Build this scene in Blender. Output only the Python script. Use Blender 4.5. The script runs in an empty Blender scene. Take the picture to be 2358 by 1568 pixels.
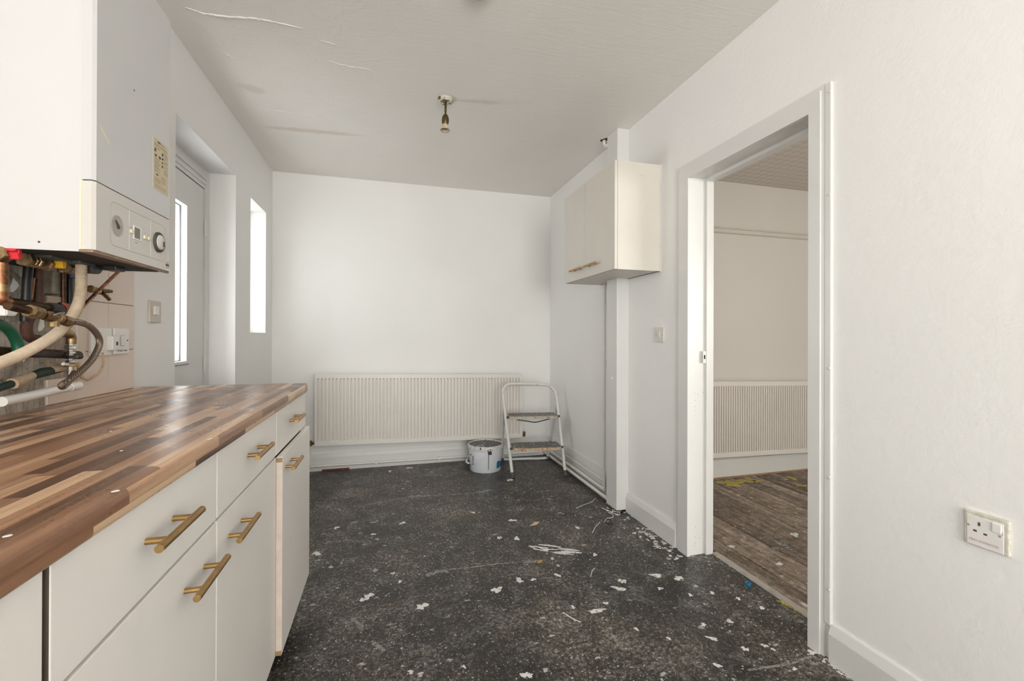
import bpy, bmesh, math, random
from mathutils import Vector, Matrix, noise as mnoise

# ------------------------------------------------------------------ camera, world, lights, exposure
scene = bpy.context.scene
COL = scene.collection
F, CY, HC = 1012.577, -11.722, 1.0955
YAW, PITCH, ROLL = 0.27264, 0.002207, 0.003270
_fwd = Vector((math.sin(YAW)*math.cos(PITCH), math.cos(YAW)*math.cos(PITCH), math.sin(PITCH)))
_rt = Vector((math.cos(YAW), -math.sin(YAW), 0)); _up = _rt.cross(_fwd)
_r = math.cos(ROLL)*_rt + math.sin(ROLL)*_up
_u = -math.sin(ROLL)*_rt + math.cos(ROLL)*_up
cd = bpy.data.cameras.new('camera'); cam = bpy.data.objects.new('camera', cd); COL.objects.link(cam)
cd.sensor_fit = 'HORIZONTAL'; cd.sensor_width = 36.0; cd.lens = F*36.0/2358.0; cd.shift_y = CY/2358.0
cd.clip_start = 0.02; cd.clip_end = 100
cam.matrix_world = Matrix(((_r.x, _u.x, -_fwd.x, 0), (_r.y, _u.y, -_fwd.y, 0), (_r.z, _u.z, -_fwd.z, HC), (0, 0, 0, 1)))
scene.camera = cam

world = bpy.data.worlds.new('overcast_sky'); scene.world = world; world.use_nodes = True
_bg = world.node_tree.nodes['Background']
_bg.inputs[0].default_value = (0.96, 0.98, 0.975, 1); _bg.inputs[1].default_value = 1.2

def area(name, loc, rot, sx, sy, power, col=(1, 1, 1)):
    l = bpy.data.lights.new(name, 'AREA'); l.shape = 'RECTANGLE'; l.size = sx; l.size_y = sy
    l.energy = power; l.color = col
    o = bpy.data.objects.new(name, l); COL.objects.link(o); o.location = loc; o.rotation_euler = rot
    return o
# kitchen daylight behind the camera; side and next-room windows added for light
area('daylight_kitchen_window', (0.30, -3.20, 1.35), (math.radians(110), 0, 0), 2.0, 1.5, 112, (1.0, 0.972, 0.95))
area('side_window_fill', (-1.28, -1.30, 1.42), (0, math.radians(-120), 0), 1.0, 1.5, 31, (1.0, 0.972, 0.95))
area('next_room_fill', (3.1, -0.72, 1.35), (math.radians(97), 0, 0), 1.6, 1.1, 44, (1.0, 0.955, 0.90))
# daylight at the window and the door slot of the left wall
area('daylight_slot_window', (-1.13, 3.49, 1.57), (0, math.radians(-90), 0), 0.88, 0.36, 1.7, (0.97, 0.98, 1.0))
area('daylight_door_slot', (-1.13, 2.60, 1.37), (0, math.radians(-90), 0), 0.80, 0.22, 6.0, (0.97, 0.98, 1.0))

scene.cycles.max_bounces = 6; scene.cycles.diffuse_bounces = 5; scene.cycles.glossy_bounces = 3; scene.cycles.transmission_bounces = 4
scene.cycles.use_light_tree = False; scene.cycles.caustics_reflective = False; scene.cycles.caustics_refractive = False; scene.cycles.sample_clamp_indirect = 6.0
vs = scene.view_settings
scene.display_settings.display_device = 'sRGB'
vs.view_transform = 'Standard'; vs.look = 'None'; vs.exposure = 0.50; vs.gamma = 1.0; vs.use_curve_mapping = False

# ------------------------------------------------------------------ helpers
def at(u, v, ax, val):
    """point of the room seen at photo pixel (u, v) on the plane ax = val"""
    d = _r*((u-1179)/F) - _u*((v-784-CY)/F) + _fwd
    o = Vector((0, 0, HC)); i = 'xyz'.index(ax)
    return o + d*((val-o[i])/d[i])

ORG = {}
def mesh_obj(name, bm, mat, parent=None, smooth=False, recalc=True):
    if recalc: bmesh.ops.recalc_face_normals(bm, faces=bm.faces)
    vs_ = [v.co for v in bm.verts]
    lo = Vector([min(c[i] for c in vs_) for i in range(3)]); hi = Vector([max(c[i] for c in vs_) for i in range(3)])
    org = Vector(((lo.x+hi.x)/2, (lo.y+hi.y)/2, lo.z))
    for v in bm.verts: v.co -= org
    me = bpy.data.meshes.new(name); bm.to_mesh(me); bm.free()
    for m in (mat if isinstance(mat, (list, tuple)) else [mat]): me.materials.append(m)
    if smooth:
        for p in me.polygons: p.use_smooth = True
        try: me.set_sharp_from_angle(angle=math.radians(38))
        except Exception: pass
    o = bpy.data.objects.new(name, me); COL.objects.link(o)
    ORG[o.name] = org
    if parent:
        o.parent = parent; o.location = org - ORG[parent.name]
    else: o.location = org
    return o

def thing(name, loc, label=None, cat=None, group=None):
    o = bpy.data.objects.new(name, None); COL.objects.link(o); o.empty_display_size = 0.05
    o.location = loc; ORG[o.name] = Vector(loc)
    return tag(o, label, cat, group)

def tag(o, label=None, cat=None, group=None, kind=None):
    if label: o['label'] = label
    if cat: o['category'] = cat
    if group: o['group'] = group
    if kind: o['kind'] = kind
    return o

def struct(o, label, cat=None):
    return tag(o, label, cat, None, 'structure')

def B(): return bmesh.new()

def box(bm, x0, x1, y0, y1, z0, z1, bev=0.0, seg=2, mi=0):
    t = bmesh.new()
    r = bmesh.ops.create_cube(t, size=1)
    for v in t.verts:
        v.co = Vector(((x0+x1)/2+v.co.x*(x1-x0), (y0+y1)/2+v.co.y*(y1-y0), (z0+z1)/2+v.co.z*(z1-z0)))
    if bev > 0:
        bmesh.ops.bevel(t, geom=t.edges[:], offset=bev, segments=seg, profile=0.6, affect='EDGES')
    join(bm, t, mi); return bm

def join(bm, t, mi=0):
    mp = {}
    for v in t.verts: mp[v] = bm.verts.new(v.co)
    for f in t.faces:
        try:
            nf = bm.faces.new([mp[v] for v in f.verts]); nf.material_index = mi or f.material_index
        except ValueError: pass
    t.free()

def catmull(pts, n=6):
    P = [Vector(p) for p in pts]
    if len(P) < 3: return P
    Q = [P[0]*2-P[1]] + P + [P[-1]*2-P[-2]]; out = []
    for i in range(1, len(Q)-2):
        for k in range(n):
            t = k/n
            a, b, c, d = Q[i-1], Q[i], Q[i+1], Q[i+2]
            out.append(0.5*((2*b)+(c-a)*t+(2*a-5*b+4*c-d)*t*t+(3*b-a-3*c+d)*t**3))
    out.append(P[-1]); return out

def tube(bm, pts, r, seg=10, smooth=0, caps=True, ripple=None):
    """r: number or list per point; ripple=(pitch, depth)"""
    P = [Vector(p) for p in pts]
    if smooth: P = catmull(P, smooth)
    if ripple:
        L = [0.0]
        for a, b in zip(P, P[1:]): L.append(L[-1]+(b-a).length)
        n = int(L[-1]/ripple[0]*4); Q = []; j = 0
        for k in range(n+1):
            s = L[-1]*k/n
            while j < len(L)-2 and L[j+1] < s: j += 1
            Q.append(P[j].lerp(P[j+1], (s-L[j])/max(1e-9, L[j+1]-L[j])))
        P = Q
        r = [r-ripple[1]*(0.5-0.5*math.cos(k*math.pi/2)) for k in range(len(P))]
    R = r if isinstance(r, list) else [r]*len(P)
    if len(R) != len(P): R = [R[0]]*len(P)
    rings = []; T0 = None; N = None
    for i, p in enumerate(P):
        T = ((P[min(i+1, len(P)-1)]-P[max(i-1, 0)])).normalized()
        if N is None:
            N = T.orthogonal().normalized()
        else:
            N = (N-T*N.dot(T)).normalized()
        Bn = T.cross(N)
        rings.append([bm.verts.new(p+(N*math.cos(2*math.pi*k/seg)+Bn*math.sin(2*math.pi*k/seg))*R[i]) for k in range(seg)])
    for a, b in zip(rings, rings[1:]):
        for k in range(seg): bm.faces.new((a[k], a[(k+1) % seg], b[(k+1) % seg], b[k]))
    if caps:
        bm.faces.new(rings[0][::-1]); bm.faces.new(rings[-1])
    return bm

def lathe(bm, c, prof, seg=32, axis=(0, 0, 1), squash=None):
    """prof: (radius, height along axis)"""
    A = Vector(axis).normalized(); N = A.orthogonal().normalized(); Bn = A.cross(N); c = Vector(c); rings = []
    for (r, h) in prof:
        if r < 1e-6: rings.append([bm.verts.new(c+A*h)])
        else: rings.append([bm.verts.new(c+A*h+(N*math.cos(2*math.pi*k/seg)+Bn*math.sin(2*math.pi*k/seg))*r) for k in range(seg)])
    for a, b in zip(rings, rings[1:]):
        for k in range(seg):
            k2 = (k+1) % seg
            if len(a) == 1 and len(b) == 1: continue
            if len(a) == 1: bm.faces.new((a[0], b[k2], b[k]))
            elif len(b) == 1: bm.faces.new((a[k], a[k2], b[0]))
            else: bm.faces.new((a[k], a[k2], b[k2], b[k]))
    if len(rings[0]) > 1: bm.faces.new(rings[0][::-1])
    if len(rings[-1]) > 1: bm.faces.new(rings[-1])
    return bm

def prism(bm, poly, axis, a, b):
    """poly: 2-D points in the plane normal to axis; axis y -> (x, z), x -> (y, z), z -> (x, y)"""
    def P(q, t):
        return {'y': (q[0], t, q[1]), 'x': (t, q[0], q[1]), 'z': (q[0], q[1], t)}[axis]
    A = [bm.verts.new(P(q, a)) for q in poly]; Bv = [bm.verts.new(P(q, b)) for q in poly]; n = len(poly)
    for k in range(n): bm.faces.new((A[k], A[(k+1) % n], Bv[(k+1) % n], Bv[k]))
    bm.faces.new(A[::-1]); bm.faces.new(Bv); return bm

def ring_obj_arc(c, r, a0, a1, n, z):
    return [Vector((c[0]+r*math.cos(a0+(a1-a0)*k/n), c[1]+r*math.sin(a0+(a1-a0)*k/n), z)) for k in range(n+1)]

def rounded_rect(y0, y1, z0, z1, r, n=5):
    out = []
    for (cy, cz, a) in ((y1-r, z1-r, 0), (y0+r, z1-r, 90), (y0+r, z0+r, 180), (y1-r, z0+r, 270)):
        for k in range(n+1):
            t = math.radians(a+90*k/n); out.append((cy+r*math.cos(t), cz+r*math.sin(t)))
    return out

def text_bm(body, size, extrude=0.0002):
    cu = bpy.data.curves.new('lettering', 'FONT'); cu.body = body; cu.size = size; cu.extrude = extrude
    cu.align_x = 'CENTER'; cu.align_y = 'CENTER'; cu.resolution_u = 2
    o = bpy.data.objects.new('lettering', cu); COL.objects.link(o)
    dg = bpy.context.evaluated_depsgraph_get()
    me = bpy.data.meshes.new_from_object(o.evaluated_get(dg))
    bm = bmesh.new(); bm.from_mesh(me)
    bpy.data.objects.remove(o); bpy.data.curves.remove(cu); bpy.data.meshes.remove(me)
    return bm

def place(bm, origin, ex, ey):
    ex = Vector(ex); ey = Vector(ey); ez = ex.cross(ey); origin = Vector(origin)
    for v in bm.verts: v.co = origin+ex*v.co.x+ey*v.co.y+ez*v.co.z
    return bm

# ------------------------------------------------------------------ materials
class NT:
    def __init__(s, name):
        s.m = bpy.data.materials.new(name); s.m.use_nodes = True; s.t = s.m.node_tree
        s.b = s.t.nodes['Principled BSDF']; s.out = s.t.nodes['Material Output']
        s.geo = None
    def n(s, t, **kw):
        x = s.t.nodes.new(t)
        for k, v in kw.items(): setattr(x, k, v)
        return x
    def lk(s, a, b): s.t.links.new(a, b)
    def setin(s, sock, v):
        if hasattr(v, 'is_linked') or isinstance(v, bpy.types.NodeSocket): s.lk(v, sock)
        else: sock.default_value = v
    def pos(s):
        if not s.geo: s.geo = s.n('ShaderNodeNewGeometry')
        return s.geo.outputs['Position']
    def mapped(s, scale=(1, 1, 1), rot=(0, 0, 0), loc=(0, 0, 0), vec=None):
        x = s.n('ShaderNodeMapping'); s.lk(vec or s.pos(), x.inputs[0])
        x.inputs['Location'].default_value = loc; x.inputs['Rotation'].default_value = rot; x.inputs['Scale'].default_value = scale
        return x.outputs[0]
    def noise(s, scale=5, detail=4, rough=0.5, dist=0.0, vec=None):
        x = s.n('ShaderNodeTexNoise'); s.lk(vec or s.pos(), x.inputs['Vector'])
        x.inputs['Scale'].default_value = scale; x.inputs['Detail'].default_value = detail
        x.inputs['Roughness'].default_value = rough; x.inputs['Distortion'].default_value = dist
        return x.outputs[0]
    def math(s, op, a, b=0.0, clamp=False):
        x = s.n('ShaderNodeMath', operation=op, use_clamp=clamp); s.setin(x.inputs[0], a); s.setin(x.inputs[1], b)
        return x.outputs[0]
    def ramp(s, fac, stops):
        x = s.n('ShaderNodeValToRGB'); s.lk(fac, x.inputs[0]); el = x.color_ramp.elements
        while len(el) < len(stops): el.new(0.5)
        for e, (p, c) in zip(el, stops):
            e.position = p
            e.color = (c, c, c, 1) if isinstance(c, (int, float)) else (*c[:3], 1)
        return x.outputs[0]
    def mix(s, fac, a, b):
        x = s.n('ShaderNodeMix', data_type='RGBA')
        s.setin(x.inputs[0], fac)
        for sock, v in ((x.inputs[6], a), (x.inputs[7], b)):
            s.setin(sock, (*v[:3], 1) if isinstance(v, (tuple, list)) else v)
        return x.outputs[2]
    def vadd(s, a, b, sc=1.0):
        x = s.n('ShaderNodeVectorMath', operation='SCALE'); s.lk(b, x.inputs[0]); x.inputs['Scale'].default_value = sc
        y = s.n('ShaderNodeVectorMath', operation='ADD'); s.lk(a, y.inputs[0]); s.lk(x.outputs[0], y.inputs[1])
        return y.outputs[0]
    def spots(s, scale, thr, gain, soft=0.08, vec=None, warp=0.35):
        """round-ish splatter: each voronoi cell gets a drop whose size is random; thr = share without one"""
        vec = vec or s.pos()
        w = vec
        if warp:
            nz = s.n('ShaderNodeTexNoise'); s.lk(vec, nz.inputs['Vector']); nz.inputs['Scale'].default_value = scale*2.2; nz.inputs['Detail'].default_value = 2
            w = s.vadd(vec, nz.outputs['Color'], warp/scale)
        v = s.n('ShaderNodeTexVoronoi'); s.lk(w, v.inputs['Vector']); v.inputs['Scale'].default_value = scale
        sp = s.n('ShaderNodeSeparateColor'); s.lk(v.outputs['Color'], sp.inputs[0])
        rad = s.math('MULTIPLY', s.math('MAXIMUM', s.math('SUBTRACT', sp.outputs[0], thr), 0.0), gain/(1-thr))
        d = s.math('SUBTRACT', rad, v.outputs['Distance'])
        return s.math('MULTIPLY', d, 1/soft, True)
    def color(s, c):
        s.setin(s.b.inputs['Base Color'], (*c[:3], 1) if isinstance(c, (tuple, list)) else c)
    def bump(s, h, strength=0.2, dist=0.01):
        x = s.n('ShaderNodeBump'); x.inputs['Strength'].default_value = strength; x.inputs['Distance'].default_value = dist
        s.lk(h, x.inputs['Height']); s.lk(x.outputs[0], s.b.inputs['Normal'])
    def rough(s, r): s.setin(s.b.inputs['Roughness'], r)
    def metal(s, v): s.b.inputs['Metallic'].default_value = v
    def spec(s, v): s.b.inputs['Specular IOR Level'].default_value = v

def plain(name, c, rough=0.5, metal=0.0, var=0.08, vscale=20, spec=0.5, bump=0.0, bscale=120, c2=None):
    t = NT(name); n = t.noise(vscale, 3, 0.6)
    a = c2 or tuple(x*(1-var) for x in c)
    t.color(t.mix(t.ramp(n, [(0.3, 0), (0.7, 1)]), a, c)); t.rough(rough); t.metal(metal); t.spec(spec)
    if bump: t.bump(t.noise(bscale, 2, 0.6), bump, 0.004)
    return t.m

def wall_mat(name, c, blobs=0.9, bump=0.5, stretch=(1, 1, 1), var=0.035, rough=0.55):
    t = NT(name)
    big = t.noise(1.6, 2, 0.55)
    t.color(t.mix(t.ramp(big, [(0.3, 0), (0.7, 1)]), tuple(x*(1-var) for x in c), c)); t.rough(rough); t.spec(0.35)
    fine = t.noise(34, 3, 0.75, vec=t.mapped(stretch) if stretch != (1, 1, 1) else None)
    h = t.math('MULTIPLY', fine, 0.7)
    if blobs > 0.15: h = t.math('ADD', h, t.math('MULTIPLY', t.spots(26, 0.86, 0.16, 0.12, warp=0), blobs))
    t.bump(h, bump, 0.004)
    return t.m

M = {}
M['wall'] = wall_mat('white_emulsion_wall', (0.86, 0.847, 0.83))
M['wall_plain'] = wall_mat('white_emulsion_wall_plain', (0.86, 0.847, 0.83), blobs=0.1)
M['wall_smooth'] = wall_mat('white_painted_lining_paper', (0.85, 0.837, 0.816), blobs=0.12, bump=0.4, stretch=(1, 1, 0.35))
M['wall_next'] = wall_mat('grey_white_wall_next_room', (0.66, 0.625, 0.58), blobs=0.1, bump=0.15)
M['gloss'] = plain('white_gloss_woodwork', (0.73, 0.72, 0.70), 0.32, var=0.03, vscale=6, bump=0.12, bscale=60)
M['unit'] = plain('off_white_unit_paint', (0.88, 0.84, 0.795), 0.42, var=0.04, vscale=4, bump=0.05, bscale=160)
M['unit_cream'] = plain('cream_unit_paint', (0.70, 0.655, 0.59), 0.42, var=0.05, vscale=5, bump=0.05)
M['carcass'] = plain('carcass_gap_shade_brown', (0.11, 0.085, 0.065), 0.7, var=0.2)  # darkened so the gaps between the fronts look shaded
M['edge_raw'] = plain('raw_door_edge', (0.66, 0.53, 0.42), 0.6, var=0.25, vscale=40)
M['boiler'] = plain('boiler_white_enamel', (0.63, 0.625, 0.625), 0.35, var=0.01)
M['boiler_cream'] = plain('boiler_panel_plastic', (0.66, 0.63, 0.59), 0.42, var=0.02)
M['yellowed'] = plain('yellowed_plastic', (0.80, 0.73, 0.55), 0.45, var=0.05)
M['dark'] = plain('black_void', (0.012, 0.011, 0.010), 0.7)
M['black'] = plain('black_plastic', (0.016, 0.015, 0.015), 0.4, var=0.3)
M['grey_dark'] = plain('dark_grey_plastic', (0.06, 0.063, 0.062), 0.5)
M['grey_pr'] = plain('grey_print', (0.36, 0.32, 0.25), 0.6)
M['dark_pr'] = plain('dark_print', (0.07, 0.06, 0.05), 0.6)
M['seam'] = plain('grey_seam_line', (0.33, 0.31, 0.29), 0.6)  # one flat grey for seam lines, outlines and print
M['red'] = plain('red_plastic', (0.72, 0.03, 0.045), 0.35)
M['yellow'] = plain('yellow_plastic', (0.74, 0.40, 0.02), 0.38)
M['orange'] = plain('terracotta_plastic', (0.36, 0.075, 0.03), 0.45)
M['green'] = plain('green_hose_rubber', (0.008, 0.10, 0.045), 0.45, var=0.3)
M['green_dark'] = plain('dark_green_tape', (0.014, 0.035, 0.025), 0.6, var=0.5, vscale=60)
M['blue'] = plain('blue_plastic', (0.02, 0.17, 0.34), 0.35)
M['white_pl'] = plain('white_plastic', (0.80, 0.78, 0.75), 0.35, var=0.03)
M['switch'] = plain('painted_switch_plastic', (0.72, 0.69, 0.63), 0.4, var=0.05)
M['beige'] = plain('beige_switch_plastic', (0.60, 0.54, 0.46), 0.42, var=0.1)
M['socket'] = plain('white_socket_plastic', (0.80, 0.775, 0.75), 0.35, var=0.03)
M['socket_edge'] = plain('grubby_socket_edge', (0.50, 0.465, 0.38), 0.5, var=0.35, vscale=90, c2=(0.74, 0.71, 0.64))
M['red_pr'] = plain('faded_red_marker', (0.50, 0.34, 0.34), 0.6)
M['hose'] = plain('cream_ribbed_hose', (0.62, 0.50, 0.37), 0.5, var=0.22, vscale=60)
M['cable'] = plain('aged_cream_cable', (0.60, 0.42, 0.26), 0.5, var=0.3, vscale=70)
M['cable_w'] = plain('white_wire', (0.70, 0.68, 0.64), 0.5)
M['pipe_w'] = plain('white_painted_pipe', (0.76, 0.745, 0.70), 0.4, var=0.08, vscale=30)
M['tile'] = plain('cream_ceramic_tile', (0.74, 0.62, 0.535), 0.22, var=0.06, vscale=5)
M['grout'] = plain('old_grout', (0.42, 0.36, 0.31), 0.8)
M['wood_raw'] = plain('raw_wood', (0.42, 0.27, 0.15), 0.6, var=0.3, vscale=40)
M['threshold'] = plain('worn_aluminium_strip', (0.50, 0.47, 0.43), 0.4, metal=0.35, var=0.25, vscale=30)
def _worn(name, c, lo, hi):
    t = NT(name); n = t.noise(75, 5, 0.72, 0.6)
    t.color(t.mix(t.ramp(n, [(lo, 0), (hi, 1)]), (0.04, 0.036, 0.032), c)); t.rough(0.5); return t.m
M['paint'] = _worn('dried_white_paint', (0.72, 0.71, 0.68), 0.34, 0.44)
M['ridge'] = plain('lifted_ceiling_paint', (0.86, 0.84, 0.80), 0.5)
M['paint_grey'] = _worn('dried_grey_filler', (0.34, 0.33, 0.30), 0.40, 0.58)
M['foam'] = plain('yellow_underlay_foam', (0.56, 0.45, 0.12), 0.85, var=0.45, vscale=80, bump=0.5)
M['rubber'] = plain('black_rubber_foot', (0.018, 0.017, 0.017), 0.6, var=0.4, vscale=120, c2=(0.10, 0.10, 0.10))
M['rad'] = plain('cream_radiator_enamel', (0.77, 0.73, 0.68), 0.35, var=0.05, vscale=3)
M['redtrim'] = plain('dull_red_edge', (0.16, 0.03, 0.025), 0.6)

def brass_mat(name, c, rough=0.36, dark=0.5):
    t = NT(name); n = t.noise(55, 5, 0.6)
    t.color(t.mix(t.ramp(n, [(0.35, 0), (0.7, 1)]), tuple(x*dark for x in c), c)); t.metal(1.0); t.rough(rough)
    return t.m
M['brass'] = brass_mat('brushed_brass', (0.52, 0.33, 0.14), 0.4, 0.8)
M['brass_old'] = brass_mat('tarnished_brass', (0.46, 0.32, 0.17), 0.42, 0.4)
M['brass_dk'] = brass_mat('antique_brass', (0.24, 0.17, 0.08), 0.33, 0.6)
M['copper'] = brass_mat('aged_copper', (0.50, 0.24, 0.13), 0.45, 0.35)
M['copper_dk'] = brass_mat('blackened_copper', (0.13, 0.075, 0.045), 0.5, 0.4)
M['chrome'] = brass_mat('old_chrome', (0.62, 0.58, 0.52), 0.3, 0.5)

def _braid():
    t = NT('braided_steel_hose'); w = t.n('ShaderNodeTexWave'); t.lk(t.mapped((1, 1, 1), (0.6, 0.5, 0.3)), w.inputs[0]); w.inputs['Scale'].default_value = 190
    t.color(t.mix(w.outputs[1], (0.10, 0.065, 0.045), (0.42, 0.33, 0.26))); t.metal(0.9); t.rough(0.42); t.bump(w.outputs[1], 0.5, 0.002); return t.m
M['braid'] = _braid()

def _ceiling():
    t = NT('flaking_white_ceiling_paint')
    big = t.noise(1.1, 4, 0.55)
    c = t.mix(t.ramp(big, [(0.3, 0), (0.7, 1)]), (0.80, 0.76, 0.715), (0.85, 0.81, 0.765))
    def stain(u, v, du, dv, ang, wob):
        p = at(u, v, 'z', 2.4)
        q = t.mapped((1/du, 1/dv, 0), (0, 0, 0), (0, 0, 0), vec=None)
        x = t.n('ShaderNodeVectorMath', operation='SUBTRACT'); t.lk(t.pos(), x.inputs[0]); x.inputs[1].default_value = tuple(p)
        r = t.n('ShaderNodeVectorRotate', rotation_type='Z_AXIS'); t.lk(x.outputs[0], r.inputs[0]); r.inputs['Angle'].default_value = -ang
        s_ = t.n('ShaderNodeVectorMath', operation='MULTIPLY'); t.lk(r.outputs[0], s_.inputs[0]); s_.inputs[1].default_value = (1/du, 1/dv, 0)
        l = t.n('ShaderNodeVectorMath', operation='LENGTH'); t.lk(s_.outputs[0], l.inputs[0])
        d = t.math('ADD', l.outputs['Value'], t.math('MULTIPLY', t.math('SUBTRACT', t.noise(14, 4, 0.6), 0.5), wob))
        return t.ramp(d, [(0.45, 1), (1.0, 0)])
    m1 = stain(720, 302, 0.36, 0.035, math.radians(-4), 1.1)
    m2 = stain(583, 205, 0.075, 0.05, 0.3, 1.6)
    c = t.mix(t.math('MULTIPLY', m1, 0.42), c, (0.56, 0.44, 0.33))
    c = t.mix(t.math('MULTIPLY', m2, 0.32), c, (0.57, 0.44, 0.33))
    t.color(c); t.rough(0.6); t.spec(0.3)
    # brushed ridges and flakes, mostly towards the outer wall
    st = t.mapped((2.2, 16, 1), (0, 0, 0.12))
    ridge = t.noise(2.4, 6, 0.65, 0.6, vec=st)
    flake = t.noise(7, 7, 0.65, 0.8)
    fl = t.ramp(flake, [(0.52, 0), (0.54, 1)])
    sx = t.n('ShaderNodeSeparateXYZ'); t.lk(t.pos(), sx.inputs[0])
    side = t.ramp(t.math('ADD', t.math('MULTIPLY', sx.outputs[0], -0.8), 0.35), [(0.15, 0), (0.75, 1)])
    h = t.math('ADD', t.math('MULTIPLY', ridge, 0.5), t.math('MULTIPLY', t.math('MULTIPLY', fl, side), 0.35))
    h = t.math('ADD', h, t.math('MULTIPLY', t.noise(60, 4, 0.6), 0.12))
    t.bump(h, 0.38, 0.008)
    return t.m
M['ceiling'] = _ceiling()

def _ceil2():
    t = NT('diamond_pattern_ceiling_paper')
    ck = t.n('ShaderNodeTexChecker'); t.lk(t.mapped((1, 1, 1), (0, 0, math.radians(45))), ck.inputs[0]); ck.inputs['Scale'].default_value = 22
    ck2 = t.n('ShaderNodeTexChecker'); t.lk(t.mapped((1, 1, 1), (0, 0, math.radians(45)), (0.03, 0, 0)), ck2.inputs[0]); ck2.inputs['Scale'].default_value = 66
    f = t.math('MULTIPLY', ck.outputs[1], t.math('ADD', t.math('MULTIPLY', ck2.outputs[1], 0.5), 0.5))
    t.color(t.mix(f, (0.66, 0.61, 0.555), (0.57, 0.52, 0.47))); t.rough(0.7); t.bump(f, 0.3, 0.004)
    return t.m
M['ceiling_next'] = _ceil2()

def _floor():
    t = NT('black_floor_with_paint_splatter')
    low = t.noise(2.1, 5, 0.66, 0.4)
    mott = t.noise(70, 5, 0.78, 0.4)
    tone = t.math('ADD', mott, t.math('MULTIPLY', t.math('SUBTRACT', low, 0.5), 0.75))
    c = t.ramp(tone, [(0.34, (0.009, 0.0085, 0.008)), (0.47, (0.025, 0.0215, 0.018)), (0.57, (0.060, 0.049, 0.040)), (0.67, (0.20, 0.172, 0.145)), (0.78, (0.42, 0.39, 0.35))])
    haze = t.ramp(t.noise(7.5, 6, 0.72, 0.8), [(0.48, 0), (0.70, 1)])
    c = t.mix(t.math('MULTIPLY', t.math('MULTIPLY', haze, t.ramp(mott, [(0.42, 0), (0.58, 1)])), 0.75), c, (0.30, 0.28, 0.255))
    dens = t.ramp(t.noise(2.3, 3, 0.6), [(0.33, 0.55), (0.58, 1.0)])
    sp = t.spots(260, 0.80, 0.60, 0.22, warp=0.5)
    for (s_, th, g) in ((120, 0.86, 0.50), (54, 0.93, 0.42), (25, 0.95, 0.36)):
        sp = t.math('MAXIMUM', sp, t.spots(s_, th, g, 0.12, warp=0.9))
    sp2 = t.spots(44, 0.94, 0.5, 0.12, vec=t.mapped((0.6, 1.4, 1), (0, 0, math.radians(-18))), warp=1.2)
    sp = t.math('MAXIMUM', sp, t.math('MULTIPLY', sp2, 0.8))
    wear = t.ramp(mott, [(0.34, 0.15), (0.50, 1)])
    m = t.math('MULTIPLY', t.math('MULTIPLY', sp, dens), wear)
    c = t.mix(t.math('MULTIPLY', m, 0.92), c, (0.68, 0.665, 0.62))
    t.color(c); t.spec(0.42)
    t.rough(t.ramp(low, [(0.3, 0.30), (0.7, 0.52)]))
    t.bump(t.noise(160, 2, 0.6), 0.12, 0.002)
    return t.m
M['floor'] = _floor()

def _boards():
    t = NT('dirty_floorboards')
    grain = t.noise(1.0, 6, 0.7, 0.3, vec=t.mapped((34, 2.2, 1)))
    mott = t.noise(24, 6, 0.74, 0.7)
    oi = t.n('ShaderNodeObjectInfo')
    tone = t.math('ADD', t.math('MULTIPLY', grain, 0.5), t.math('MULTIPLY', mott, 0.5))
    tone = t.math('ADD', tone, t.math('MULTIPLY', t.math('SUBTRACT', oi.outputs['Random'], 0.5), 0.10))
    c = t.ramp(tone, [(0.36, (0.055, 0.042, 0.033)), (0.46, (0.135, 0.098, 0.074)), (0.54, (0.25, 0.188, 0.145)), (0.64, (0.46, 0.39, 0.325))])
    haze = t.ramp(t.noise(5, 7, 0.74, 0.9, vec=t.mapped((1.6, 0.8, 1))), [(0.50, 0), (0.70, 1)])
    c = t.mix(t.math('MULTIPLY', haze, 0.6), c, (0.40, 0.34, 0.285))
    sp = t.math('MAXIMUM', t.spots(110, 0.86, 0.5, 0.14, warp=0.8), t.spots(40, 0.93, 0.46, 0.12, warp=1.0))
    sp = t.math('MAXIMUM', sp, t.spots(17, 0.86, 0.40, 0.12, vec=t.mapped((1.6, 0.6, 1), (0, 0, 0.5)), warp=1.2))
    m = t.math('MULTIPLY', sp, t.ramp(mott, [(0.36, 0.1), (0.52, 1)]))
    c = t.mix(t.math('MULTIPLY', m, 0.85), c, (0.64, 0.61, 0.56))
    t.color(c); t.rough(0.55); t.bump(grain, 0.3, 0.003)
    return t.m
M['boards'] = _boards()

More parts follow.
